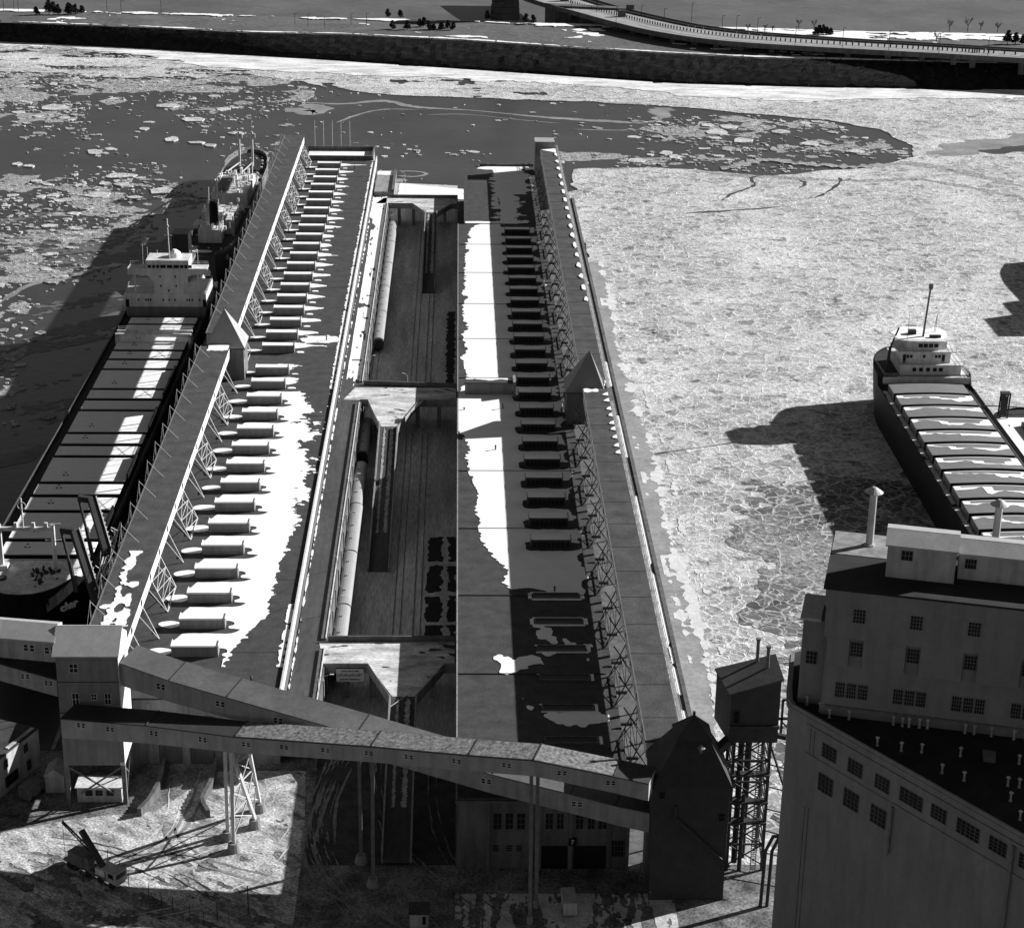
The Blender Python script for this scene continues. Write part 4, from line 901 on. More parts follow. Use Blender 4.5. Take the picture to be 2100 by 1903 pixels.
# ---- bulk carrier on the left
A = thing('bulk_carrier', 'long black-hulled bulk carrier with white bridge house and snowy hatches', 'ship', (-84.9, 460, 0))
zA = lambda y: 11 + (545 - y) / 200 * 3 + (2.2 if y < 352 else 0)
hull(A, -84.9, 12.0, 339.5, 584, zA, m=hull_b)
lines = [535.7, 528.1, 510, 503.4, 495.4, 486.7, 470.5, 462.2, 453.8, 437.4, 429.1, 421.2, 404.6, 396.6, 387.5, 371.8, 363.2]
SNA = mat('hatch_snow', .8, .75, .05, .6, fine=.05, bump=.2)
for a, b in zip(lines, lines[1:]):
    y1, y0 = a - (2.7 if abs(a - b) > 7.3 else 1.2), b
    z = zA((y0 + y1) / 2)
    hc = MB().box(-93.5, -74.9, y0, y1, z, z + 1.5).build('hatch_coaming', hull_b, A)
    MB().box(-93.7, -74.7, y0 - .1, y1 + .1, z + 1.5, z + 1.72).build('hatch_cover', SNA, A)
    if random.random() < .75:
        x = -93.5 + 4.2; MB().box(x, x + .5, y0 + 3, y0 + 3.2, z + 1.72, z + 1.9).box(x + .9, x + 1.3, y0 + 3, y0 + 3.2, z + 1.72, z + 1.9).box(x + .2, x + .6, y0 + 4.6, y0 + 4.8, z + 1.72, z + 1.9).build('lifting_lug', steel_d, A)
for y0, y1 in ((372, 386), (405, 419), (437.5, 451), (462, 484)):
    MB().box(-74.5, -74.1, y0, y1, zA(y0), zA(y0) + 3.0).build('rail_wall', hull_b, A)
g = MB(); z = zA(510.5)                                # travelling hatch gantry
for y in (508.9, 512.0):
    g.box(-94.2, -73.4, y, y + .8, z + 3.4, z + 4.3)
for x in (-94.2, -74.2): g.box(x, x + .8, 508.9, 512.8, z, z + 3.6)
g.box(-88, -84, 509.6, 512.1, z + 4.3, z + 4.7)
g.build('hatch_gantry', ship_w, A)
railing(A, [(-93.9, 513, z + 4.3), (-73.6, 513, z + 4.3)], .9)
railing(A, [(-96.4, 365, zA(365) + .9), (-96.4, 535, zA(535) + .9)], .7, steel_m, 4)
railing(A, [(-73.4, 365, zA(365) + .9), (-73.4, 535, zA(535) + .9)], .7, steel_m, 4)
H = MB().box(-96.2, -73.2, 540, 552, 11, 14.2).build('lower_house', mat('grey_ship_paint', .2, .6, .15, .3, stain=.2), A)
MB().box(-96.6, -72.9, 539.8, 556, 14.2, 18.1).build('deck_house', ship_w, A)
def facade(pts, y, dep): return MB().hexa([(pts[0][0], y, pts[0][1]), (pts[1][0], y, pts[1][1]), (pts[1][0], y + dep, pts[1][1]), (pts[0][0], y + dep, pts[0][1])], [(pts[3][0], y, pts[3][1]), (pts[2][0], y, pts[2][1]), (pts[2][0], y + dep, pts[2][1]), (pts[3][0], y + dep, pts[3][1])])
core = MB()
prof = [(4.15, 18.1), (4.15, 21.0), (4.6, 22.1), (5.6, 23.2), (7.4, 23.8)]
cx = -83.5
for (w0_, z0_), (w1_, z1_) in zip(prof, prof[1:]):
    core.hexa([(cx - w0_, 540, z0_), (cx + w0_, 540, z0_), (cx + w0_, 550, z0_), (cx - w0_, 550, z0_)], [(cx - w1_, 540, z1_), (cx + w1_, 540, z1_), (cx + w1_, 550, z1_), (cx - w1_, 550, z1_)])
core.build('tower_front', ship_w, A)
MB().box(-95.2, -72.3, 539.9, 544.5, 23.8, 25.6).build('bridge_wing', ship_w, A)
MB().box(-89.8, -77.5, 540, 548, 25.6, 28.0).build('wheelhouse', ship_w, A)
wx = -89.3
for w in (1.0, .85, .85, 1.6, 1.6, 1.6, .95, .85, .95):
    MB().box(wx, wx + w, 539.9, 540.0, 25.75, 26.65).build('window', glass, A); wx += w + .3
for x, zc in ((-86.1, 22.9), (-81.7, 22.9), (-86.0, 20.1), (-81.6, 20.1), (-83.8, 18.7)): MB().box(x, x + .4, 539.9, 540.0, zc, zc + .6).build('porthole', glass, A)
for x in (-92.6, -90.5, -89.8, -89.1, -85.5, -83.8, -82.1, -78.6, -77.9, -77.1, -75.0): MB().box(x, x + .38, 539.7, 539.8, 15.9, 16.6).build('porthole', glass, A)
for x in (-96.2, -73.9): MB().box(x, x + 1.0, 539.7, 539.8, 14.2, 16.4).build('doorway', glass, A)
for x in (-93.4, -75.2): MB().box(x - .2, x + .2, 541, 541.4, 18.1, 23.8).build('wing_post', ship_w, A)
MB().bar((-83.1, 541.5, 28), (-83.3, 541.5, 40), .32, n=6).box(-83.5, -82.9, 541.3, 541.7, 37.5, 38.1).bar((-84.4, 541.5, 35), (-82, 541.5, 35), .12).build('radar_mast', ship_w, A)
MB().cone((-82.0, 544.5), 1.9, 1.7, 28, 29.2, 16).cone((-82.0, 544.5), 1.7, .5, 29.2, 30.1, 16).build('radar_dome', snow, A)
MB().box(-84.4, -79.6, 556, 563, 11, 31.5).build('funnel', hull_b, A)
MB().box(-91, -77, 552, 570, 11, 17.5).build('after_house', ship_w, A)
MB().box(-88, -79, 552, 566, 17.5, 23).build('after_house', mat('grey_ship_paint', .2), A)
rr = random.Random(8); mb = MB()
for k in range(60):
    x = rr.uniform(-96, -73.5); y = rr.uniform(552, 576); z = 11 if abs(x + 84) > 7 else 17.5; s = rr.uniform(.2, .9); mb.box(x, x + s, y, y + s, z, z + rr.uniform(.5, 2.6))
for x in (-92, -90.6, -87.5, -78, -75.9): mb.bar((x, 548, 23), (x + rr.uniform(-.3, .3), 548, rr.uniform(28, 31)), .12)
mb.build('deck_gear', ship_w, A)['kind'] = 'stuff'
for s_ in (-1, 1):
    b = MB().cone((-84 + s_ * 9.6, 556), 1.0, 1.0, 19, 20.4, 10).build('lifeboat', ship_w, A)
railing(A, [(-96.4, 541, 18.1), (-96.4, 556, 18.1)], 1); railing(A, [(-73, 541, 18.1), (-73, 556, 18.1)], 1); railing(A, [(-95, 544.4, 25.6), (-72.5, 544.4, 25.6)], 1)
# forecastle with masts
fcp = [p for p in outline(-84.9, 11.0, 341.5, 584, 26, 14) if p[1] < 360]; fcp = fcp + []
ord_ = sorted([p for p in fcp if p[0] >= -84.9], key=lambda p: p[1]) + sorted([p for p in fcp if p[0] < -84.9], key=lambda p: -p[1])
MB().prism(ord_, 13.5, 16.3).build('forecastle_snow', mat('forecastle_snow', .6, .8, .3, .5, fine=.3), A)
pm = MB().bar((-80.4, 354, 14.5), (-80.4, 354, 26), .9, n=8).bar((-91.0, 354, 14.5), (-91.0, 354, 26), .9, n=8).bar((-91.0, 354, 25.0), (-80.4, 354, 25.0), .7).bar((-86.2, 354, 25), (-86.2, 354, 31.6), .35, n=6)
for x in (-88, -84.5, -82): pm.box(x, x + .6, 353.8, 354.4, 25.3, 26.3)
for k in range(10):
    a = 2 * math.pi * k / 10; pm.bar((-86.2 + .8 * math.cos(a), 354, 30 + .8 * math.sin(a)), (-86.2 + .8 * math.cos(a + .63), 354, 30 + .8 * math.sin(a + .63)), .1)
pm.bar((-82, 354, 26), (-78.8, 354, 26.1), .15).bar((-82, 354, 22.5), (-78.8, 354, 22.6), .15)
pm.build('derrick_posts', ship_w, A)
MB().box(-92.2, -89.8, 353, 355, 14.5, 17.3).build('mast_house', ship_w, A)
mb = MB(); rr = random.Random(5)
for k in range(26):
    x = rr.uniform(-84, -79); y = rr.uniform(345, 353); mb.bar((x, y, 15.2), (x + rr.uniform(-1, 1), y + rr.uniform(-1, 1), 15.2 + rr.uniform(.6, 2.2)), rr.uniform(.3, .9), n=6)
mb.cone((-90, 349), .9, .9, 15.3, 16.8, 10).cone((-87.5, 347), .5, .5, 15.3, 16.2, 8)
mb.build('anchor_windlass', steel_d, A)
railing(A, [(-93, 357.5, 15.6), (-77, 357.5, 15.6)], 1, steel_m)
ox = at(148, 1244, z=11)
text_mesh('bow_name', 'char', 2.1, snow, A, (-76.6, 345.4, 12.2), (R(84), R(-6), R(38)), .3, shear=.3)
# conveyor spouts reaching from the quay
for i, (p0, p1, lab) in enumerate(((((qx, qy) for qx, qy in ()), None, ''),)[:0]): pass
def spout(label, top, foot, droop):
    t = thing('loading_spout', label, 'loading spout', foot)
    MB().bar(foot, top, 1.5, 1.5).build('arm', wood_d, t)
    e = (top[0] - 2.6, top[1] + .4, top[2] + .2)
    MB().bar(top, e, 1.1).build('head', steel_d, t)
    MB().bar(e, (e[0] + 1.0, e[1] + .5, e[2] - droop * .55), .55, n=6).bar((e[0] + 1.0, e[1] + .5, e[2] - droop * .5), (e[0] + 1.8, e[1] + .5, e[2] - droop), .85, n=6).build('spout_pipe', steel_d, t)
    mb = MB(); f = Vector(foot); tp = Vector(top); rr = random.Random(int(foot[1]))
    for k in range(12): 
        p = f.lerp(tp, k / 12); mb.bar(p + Vector((.9, 0, .8)), p + Vector((.95, .9, .8)), .12)
    mb.bar(f + Vector((.9, 0, .8)), tp + Vector((.9, 0, .8)), .2); mb.build('ladder', steel_w, t)
T1 = at(188, 1025, x=-71); B1 = at(222, 1140, x=-66.5)
T2 = at(153, 1090, x=-71); B2 = at(200, 1238, x=-66.0)
spout('farther of the two long dark loading spouts leaning over the bow', T1, (-66.5, B1[1], B1[2]), 13)
spout('nearer of the two long dark loading spouts leaning over the bow', T2, (-66.0, B2[1], B2[2]), 13)
for i, (px, py) in enumerate(((250, 1110), (232, 1150), (215, 1185))):
    rr = random.Random(i + 3); c = at(px, py, x=-65.5); mb = MB()
    for k in range(34):
        a = Vector(c) + Vector((rr.uniform(-1.6, 1.2), rr.uniform(-4, 4), rr.uniform(-3, 3))); b = a + Vector((rr.uniform(-1.2, 1.2), rr.uniform(-3, 3), rr.uniform(-2.4, 2.4))); mb.bar(a, b, .1)
    for s_ in (-1, 1): mb.bar(Vector(c) + Vector((s_, -5, 0)), Vector(c) + Vector((s_, 5, 2)), .2)
    tag(mb.build('hoist_frame', steel_w), ['topmost tangle of pale hoist framing beside the near gallery roof edge', 'middle tangle of pale hoist framing beside the near gallery roof edge', 'lowest tangle of pale hoist framing beside the near gallery roof edge'][i], 'hoist frame')

# ---- older freighter beyond it
B = thing('freighter', 'older grey freighter with black funnel moored beyond the bulk carrier', 'ship', (-82, 690, 0))
greyh = mat('grey_hull_paint', .16, .6, .2, .2, stain=.25)
zB = lambda y: 8 + (1.5 if y < 640 or y > 735 else 0)
hull(B, -82, 8.4, 766, 607, zB, lb=30, ls_=18, dirn=-1, m=greyh, rail=1.2)
MB().box(-86.4, -78.6, 627.5, 634, 9.4, 14.0).build('stern_house', ship_w, B)
MB().box(-86.5, -79.5, 634, 641, 9.4, 12.5).build('stern_house', ship_w, B)
patch(-88, -76, 609, 621, .4, lambda X, Y: 1 - np.hypot((X + 84) / 3.5, (Y - 616.5) / 1.6), 9.7, .1).build('snow_cover', snow, B)
MB().cone((-82.2, 637.5), 1.6, 1.4, 9.5, 21.5, 14).build('funnel', hull_b, B)
MB().box(-88, -76.4, 645, 668, 8, 12.5).build('accommodation', ship_w, B)
MB().box(-86.5, -84, 646, 660, 12.5, 14.5).box(-80, -77, 646, 655, 12.5, 14.2).build('deck_house', ship_w, B)
MB().box(-88.6, -75.6, 681, 712, 8, 13.5).build('bridge_house', ship_w, B)
MB().box(-86.5, -82.5, 684, 700, 13.5, 15.2).build('bridge_top', greyh, B)
MB().box(-87, -77, 717, 723, 8, 9.4).build('hatch_coaming', steel_m, B); MB().box(-86.6, -77.4, 717.4, 722.6, 9.4, 9.5).build('hatch_opening', hull_b, B)
MB().box(-87, -77, 727, 733, 8, 9.4).build('hatch_coaming', steel_m, B); MB().box(-86.6, -77.4, 727.4, 732.6, 9.4, 9.5).build('hatch_opening', hull_b, B)
m = MB()
for x in (-84.6, -79.6): m.bar((x, 741, 9), (x, 741, 23), .9, n=8).box(x - 1.3, x - .5, 740.6, 741.4, 20.5, 22.3).box(x + .5, x + 1.3, 740.6, 741.4, 20.5, 22.3)
m.bar((-79.6, 741, 23), (-79.6, 741, 29), .15)
m.bar((-84.6, 741, 11), (-89.5, 690, 15), .35).bar((-79.6, 741, 11), (-80.5, 712, 14), .3).bar((-79.6, 741, 11), (-76.5, 710, 14), .3)
m.bar((-85.5, 676, 8), (-85.5, 676, 20), .6, n=8).bar((-85.2, 676, 10), (-75, 664, 13), .35).bar((-84.5, 642, 12), (-84.2, 642, 25), .35, n=6).bar((-79, 625, 14), (-79.2, 625, 24), .25)
m.build('derricks', steel_w, B)
mb = MB(); rr = random.Random(14)
for k in range(120):
    y = rr.choice((rr.uniform(640, 682), rr.uniform(712, 758), rr.uniform(612, 640), rr.uniform(684, 712))); x = rr.uniform(-88.5, -75.6); s = rr.uniform(.3, 1.1); z = 13.5 if 684 < y < 712 else (12.5 if 645 < y < 668 else 8)
    if 741 < y and abs(x + 82) > 6: continue
    mb.box(x, x + s, y, y + s * 1.5, z, z + rr.uniform(.4, 1.7))
mb.build('deck_gear', ship_w, B)['kind'] = 'stuff'
mb = MB()
for k in range(40):
    y = rr.uniform(712, 760); x = rr.uniform(-88, -76); s = rr.uniform(.6, 1.8); mb.box(x, x + s, y, y + s, 8, 8 + rr.uniform(.6, 1.5))
mb.build('deck_gear', steel_d, B)['kind'] = 'stuff'
for x, y in ((-87.2, 650), (-77.4, 652), (-77.6, 640), (-87.8, 633)):
    MB().hexa([(x - .6, y, 13), (x + .6, y, 13), (x + .6, y + 6, 13), (x - .6, y + 6, 13)], [(x - 1, y - .8, 14.4), (x + 1, y - .8, 14.4), (x + 1, y + 6.8, 14.4), (x - 1, y + 6.8, 14.4)]).build('lifeboat', ship_w, B)
patch(-89, -75, 712, 760, .5, lambda X, Y: fbm(X, Y, .4, 4, 77) * 1.6 - .1, 8.12, .05).build('snow_cover', snow, B)
patch(-88.4, -75.8, 646, 667, .5, lambda X, Y: fbm(X, Y, .5, 4, 78) * 1.6 - .3, 12.58, .05).build('snow_cover', snow, B)
for s_ in (-1, 1):
    railing(B, [(-82 + s_ * 8.3, y, 9.2) for y in (626, 650, 680, 710, 736)], 1.1, ship_w, 3)
    railing(B, [(-82 + s_ * w_, y, 10.8) for w_, y in ((8.2, 738), (7.6, 748), (5.8, 757), (3.0, 763), (0, 765))], 1.0, ship_w, 2)
    railing(B, [(-82 + s_ * w_, y, 10.8) for w_, y in ((8.1, 624), (7.4, 617), (5.6, 611), (3.4, 608))], 1.0, ship_w, 2)
mb = MB(); rr = random.Random(24)
for k in range(130):
    y = rr.uniform(612, 760); x = rr.uniform(-88, -76); s = rr.uniform(.3, .9); z = 8 if not (681 < y < 712 or 645 < y < 668 or 627 < y < 641) else 13.5
    if abs(x + 82) > 8 - max(0, (y - 742) / 4): continue
    mb.box(x, x + s, y, y + s, z, z + rr.uniform(.5, 2.2))
mb.build('deck_fittings', snow, B)['kind'] = 'stuff'
for y in (620, 650, 690): MB().box(-90.6, -90.42, y, y + 1, 4, 5).build('porthole', glass, B)

# ---- laker on the right
Cn = thing('lake_freighter', 'long dark laker with white pilothouse at its far end moored in the pack ice', 'ship', (125, 400, 0))
zC = lambda y: 11 + (2.6 if y > 482 else 0)
hull(Cn, 124.6, 12.6, 508, 284, zC, lb=24, ls_=14, dirn=-1, m=hull_b, rail=.5)
MB().box(113.4, 136.6, 481.8, 482.2, 11, 13.6).build('forecastle_front', ship_w, Cn)
hatY = [470.6 - 8.83 * i for i in range(21)]
hgrey = mat('hatch_cover_steel', .19, .6, .12, .4, fine=.08)
for i, y in enumerate(hatY):
    n = 12; V = []
    for k in range(n + 1):
        x = 113.9 + 19.9 * k / n; z = 13.1 + .32 * math.sin(math.pi * k / n); V += [(x, y, z), (x, y + 6.9, z)]
    mb = MB(); mb.add(V, [(2 * k, 2 * k + 2, 2 * k + 3, 2 * k + 1) for k in range(n)]); 
    mb.add([(113.9, y, 11), (133.8, y, 11)] + [(113.9 + 19.9 * k / n, y, 13.1 + .32 * math.sin(math.pi * k / n)) for k in range(n, -1, -1)], [tuple(range(n + 3))])
    mb.add([(133.8, y, 11), (133.8, y + 6.9, 11), (133.8, y + 6.9, 13.1), (133.8, y, 13.1)], [(0, 1, 2, 3)]); mb.add([(113.9, y, 11), (113.9, y + 6.9, 11), (113.9, y + 6.9, 13.1), (113.9, y, 13.1)], [(3, 2, 1, 0)])
    mb.build('hatch_cover', hgrey, Cn)
    MB().box(114.0, 133.7, y - .12, y - .02, 11, 13.0).build('coaming_face', hull_b, Cn)
    if i > 0:
        def f(X, Y, y=y, i=i):
            return (Y - y - 4.0 + np.where(X > 119 + 8 * ((i * 7) % 5) / 5, .9, -.9) + fbm(X, Y, .22, 3, i) * 2.2) * .7
        mb = patch(114, 133.7, y + .3, y + 6.85, .3, f, 0, 0)
        mb.v = [(a, b, 13.17 + .32 * math.sin(math.pi * (a - 113.9) / 19.9)) for a, b, c in mb.v]; mb.build('snow_cover', snow, Cn)
def f(X, Y): return .5 + fbm(X, Y, .4, 4, 17) * 1.2 - np.where((X > 134.2), .5, 0)
mb = patch(112.3, 113.85, 290, 478, .25, f, 11.06, .02, .5); mb.build('snow_cover', snow, Cn)

railing(Cn, [(113.2, 470, 11.4), (113.2, 290, 11.4)], .9, steel_d, 4.5); railing(Cn, [(135.8, 475, 11.4), (136.0, 290, 11.4)], .9, steel_d, 4.5)
MB().box(134.6, 134.75, 290, 474, 12.6, 12.75).build('hatch_rail', steel_m, Cn)
MB().box(117.3, 136.0, 482.2, 500, 11, 13.6).build('forecastle_house', ship_w, Cn)
MB().box(118.3, 134.6, 484, 497, 13.6, 16.3).build('lower_cabins', ship_w, Cn)
MB().box(117.4, 135.2, 483.5, 498, 16.3, 16.5).build('boat_deck', ship_w, Cn)
pts = [(118.6, 485.5), (131.8, 485.5), (131.8, 492), (129, 496.5), (121.5, 496.5), (118.6, 492)]
MB().prism(pts, 16.5, 19.6).build('upper_cabins', ship_w, Cn)
pts = [(117.6, 484.6), (133.2, 484.6), (134, 492), (130, 498), (121, 498), (116.8, 492)]
MB().prism(pts, 19.6, 19.85).build('bridge_deck', ship_w, Cn)
pts = [(120.2, 487.2), (123, 486.2), (128.6, 486.2), (131, 487.2), (131, 493), (128, 496), (122.5, 496), (120.2, 493)]
MB().prism(pts, 19.85, 22.2).build('pilothouse', ship_w, Cn)
pts = [(117.4, 487), (122, 485.6), (129.6, 485.6), (133.2, 488), (133.6, 494), (130.5, 498), (121, 498.4), (116.8, 495)]
MB().prism(pts, 22.2, 22.45).build('pilothouse_roof', ship_w, Cn)
patch(117, 133.4, 487, 498.3, .3, lambda X, Y: sdist(X, Y, pts) - .7 + fbm(X, Y, .35, 3, 8) * 2.4, 22.5, .04).build('snow_cover', snow, Cn)
for k in range(4): MB().box(123.1 + 1.4 * k, 124.2 + 1.4 * k, 486.1, 486.2, 20.6, 21.6).build('window', glass, Cn)
for x in (120.0, 120.9, 124.4, 127.6, 128.5): MB().box(x, x + .65, 485.4, 485.5, 17.9, 18.7).build('window', glass, Cn)
for x in (119.0, 129.5): MB().box(x, x + .8, 485.4, 485.5, 16.5, 18.8).build('door', glass, Cn)
for x in (121.5, 123.3, 125.2, 127.0, 128.6): MB().box(x, x + 1.0, 483.9, 484, 14.6, 15.6).build('window', glass, Cn)
for x in (118.0, 120.5, 125.5, 131.0): MB().box(x, x + (1.4 if x == 120.5 else .7), 482.1, 482.2, 11.4, 12.9).build('door', glass, Cn)
MB().bar((125.0, 490, 22.3), (126.2, 491.5, 35.6), .55, n=8).bar((124, 490, 33), (127, 491.4, 33.2), .15).cone((126.3, 491.6), .6, .6, 35.2, 36.6, 8).bar((125, 489.5, 22.3), (125.6, 490.6, 29), .3).build('mast', steel_m, Cn)
MB().bar((119.8, 486, 22.4), (119.9, 486, 30), .08).bar((129.3, 494, 22.4), (129.4, 494, 27.6), .1).bar((128.9, 494, 22.4), (129.3, 494, 27), .1).build('aerial', steel_m, Cn)
MB().box(121.5, 123.5, 491.5, 493, 22.45, 23.6).build('roof_gear', steel_d, Cn); MB().box(126.5, 129.5, 488.5, 489.3, 22.45, 23.2).build('roof_gear', steel_d, Cn)
MB().bar((115.2, 487, 13.6), (116.2, 489, 19.5), .8, n=6).bar((116.2, 489, 19.5), (118.6, 491, 24.6), .5, n=6).build('deck_crane', steel_d, Cn)
for z, pts in ((16.5, [(117.5, 498), (117.5, 483.6), (135.1, 483.6), (135.1, 498)]), (19.85, [(117.7, 492), (117.7, 484.8), (133, 484.8), (133.8, 492)]), (13.6, [(113.8, 496), (113.8, 482.2), (136.3, 482.2), (136.3, 496)])):
    railing(Cn, [(a, b, z) for a, b in pts], 1.0)
patch(130, 137, 484, 500, .4, lambda X, Y: .5 + fbm(X, Y, .4, 3, 5) * 1.5, 13.66, .04).build('snow_cover', snow, Cn)
text_mesh('hull_name', 'MISENER', 2.6, mat('faded_hull_lettering', .16, .7, .3, .8), Cn, (112.72, 412.5, 7.9), (R(90), 0, R(-90)), .08)
for (x, y) in ((118, 449.8), (120, 424.3), (128.5, 468)):
    MB().box(x, x + 1.3, y, y + 1.0, 11, 12.4).build('deck_winch', steel_d, Cn)
# ---- barge alongside it
D = thing('deck_barge', 'snow-covered ship deck partly seen at the right edge behind the laker', 'ship', (150, 400, 0))
hull(D, 150.2, 11.8, 470, 300, lambda y: 9.2, lb=8, ls_=6, dirn=-1, m=hull_b, rail=.4)
patch(139, 161.5, 303, 463, .5, lambda X, Y: .6 + fbm(X, Y, .2, 4, 6) * 1.0, 9.3, .05).build('snow_cover', snow, D)
for i in range(8):
    y = 446 - 18 * i; MB().box(144, 158, y, y + 11, 9.2, 10.4).build('hatch_coaming', steel_m, D); MB().box(144.2, 157.8, y + .2, y + 10.8, 10.4, 10.5).build('hatch_cover', hgrey, D)
g = MB()
for x in (140.0, 141.9):
    for y in (462.6, 464.4): g.bar((x, y, 9.3), (x + .2, y, 16), .35)
g.box(139.9, 142.3, 462.5, 464.6, 15.6, 16.0).box(140.3, 141.6, 463, 464.2, 10, 15).build('winch_tower', steel_d, D)
MB().bar((136.5, 466, 11.5), (150, 467, 10.5), .25).build('gangway_rail', steel_m, D)
# ---- hull at the far right edge, mostly outside the frame
Eh = thing('moored_ship', 'dark ship hull just entering at the right edge over the far pack ice', 'ship', (226.5, 600, 0))
hull(Eh, 226.5, 11.6, 546, 655, lambda y: 15.0, lb=14, ls_=30, dirn=1, m=hull_b, rail=.8)
MB().box(217, 235, 575, 612, 15, 20).build('deck_house', ship_w, Eh); MB().box(219, 233, 582, 600, 20, 26).build('wheelhouse', ship_w, Eh)
MB().box(216, 220, 556, 560, 15, 20).build('deck_house', ship_w, Eh)
# ================================================================ NEAR BUILDINGS AND CONVEYORS
def wallbox(mb, B0, D0, s0, s1, o0, o1, z0, z1):      # box in wall coordinates: s along the wall, o outward
    N0 = (D0[1], -D0[0])
    def q(s, o): return (B0[0] + D0[0] * s + N0[0] * o, B0[1] + D0[1] * s + N0[1] * o)
    a, b, c, d = q(s0, o1), q(s1, o1), q(s1, o0), q(s0, o0)
    return mb.hexa([(*a, z0), (*b, z0), (*c, z0), (*d, z0)], [(*a, z1), (*b, z1), (*c, z1), (*d, z1)])
def window(t, B0, D0, s0, s1, z0, z1, cols=3, rows=3, frame=None, off=0.0):
    frame = frame or conc_d
    w = wallbox(MB(), B0, D0, s0, s1, off - .02, off + .03, z0, z1).build('window', glass, t)
    f = MB(); fw = .07
    for k in range(cols + 1): x = s0 + (s1 - s0) * k / cols; wallbox(f, B0, D0, x - fw / 2, x + fw / 2, off + .03, off + .08, z0, z1)
    for k in range(rows + 1): z = z0 + (z1 - z0) * k / rows; wallbox(f, B0, D0, s0, s1, off + .031, off + .075, z - fw / 2, z + fw / 2)
    f.build('frame', frame or steel_m, w); return w
# ---- gable roofed conveyor tower at the left
gt = thing('conveyor_tower', 'tall gabled conveyor tower on legs with corrugated metal roof at the left', 'tower', (-60, 284, ZQ))
dk = mat('grey_painted_boards', .2, .8, .12, .5, fine=.06, stain=.2)
MB().box(-64.9, -54.9, 280.3, 289.2, 14.5, 35.0).build('wall', dk, gt)
MB().add([(-54.9, 280.3, 35), (-54.9, 289.2, 35), (-54.9, 284.8, 37.8), (-54.95, 280.3, 35), (-54.95, 289.2, 35), (-54.95, 284.8, 37.8), (-64.9, 280.3, 35), (-64.9, 289.2, 35), (-64.9, 284.8, 37.8)], [(0, 1, 2), (5, 4, 3), (6, 8, 7)]).build('gable', gal_wall, gt)
MB().hexa([(-65.4, 279.7, 34.8), (-54.6, 279.7, 34.8), (-54.6, 284.7, 37.9), (-65.4, 284.7, 37.9)], [(-65.4, 279.7, 35.0), (-54.6, 279.7, 35.0), (-54.6, 284.7, 38.1), (-65.4, 284.7, 38.1)]).hexa([(-65.4, 284.7, 37.9), (-54.6, 284.7, 37.9), (-54.6, 289.8, 35.5), (-65.4, 289.8, 35.5)], [(-65.4, 284.7, 38.12), (-54.6, 284.7, 38.12), (-54.6, 289.8, 35.7), (-65.4, 289.8, 35.7)]).build('roof', metal_roof, gt)
MB().box(-54.9, -54.82, 280.3, 289.2, 14.6, 35).build('painted_sunlit_side', gal_wall, gt)  # whiter sheet: sunlight on this side put into the colour
for s0, z0, w, h in ((2.2, 31.8, 1.4, 1.6), (2.3, 25.8, 1.1, 2.2), (5.4, 26.8, .9, 1.1), (7.6, 26.0, 1.0, 2.0), (2.6, 20.2, 1.1, 2.0), (7.8, 20.5, 1.2, 2.2)):
    window(gt, (-65, 280.3), (1, 0), s0, s0 + w, z0, z0 + h, 2, 2, gal_wall)
for z in (24.3, 30.0): MB().box(-64.95, -54.85, 280.22, 280.3, z, z + .12).build('wall_seam', wood_d, gt)
lg = MB()
for x in (-64.6, -55.2):
    for y in (280.7, 288.8): lg.box(x - .35, x + .35, y - .35, y + .35, ZQ, 14.5)
lg.build('leg', steel_m, gt)
MB().bar((-64.4, 280.5, 14.2), (-57, 280.5, 9), .25).bar((-55.3, 280.5, 14.2), (-62.5, 280.5, 9), .25).bar((-55.2, 280.8, 7.2), (-55.2, 288.6, 14.2), .2).bar((-55.2, 288.6, 7.2), (-55.2, 280.8, 14.2), .2).build('brace', steel_m, gt)
MB().box(-55.6, -54.8, 280.2, 280.45, 14.5, 15.1).build('cornice', gal_wall, gt)
# hut below it
ht = thing('site_hut', 'low pale hut with three windows under the gabled conveyor tower', 'hut', (-59.5, 282, ZQ))
MB().box(-63.3, -55.9, 281.0, 284.4, ZQ, 9.7).build('wall', white_wall, ht)
MB().box(-63.6, -55.7, 280.8, 284.7, 9.7, 9.9).build('roof', snow_dirty, ht)
for s0 in (1.4, 3.1, 4.9): window(ht, (-63.3, 281.0), (1, 0), s0, s0 + 1.15, 8.3, 9.3, 2, 2)
sh = thing('small_shed', 'small dim pale shed standing left of the conveyor tower legs', 'hut', (-67.5, 286, ZQ))
MB().box(-69.2, -66.0, 284, 288, ZQ, 10.2).build('wall', white_wall, sh)
MB().add([(-69.4, 283.8, 10.2), (-65.8, 283.8, 10.2), (-65.8, 288.2, 10.2), (-69.4, 288.2, 10.2), (-67.6, 283.8, 11.6), (-67.6, 288.2, 11.6)], [(0, 1, 4), (2, 3, 5), (1, 2, 5, 4), (3, 0, 4, 5), (3, 2, 1, 0)]).build('roof', white_wall, sh)
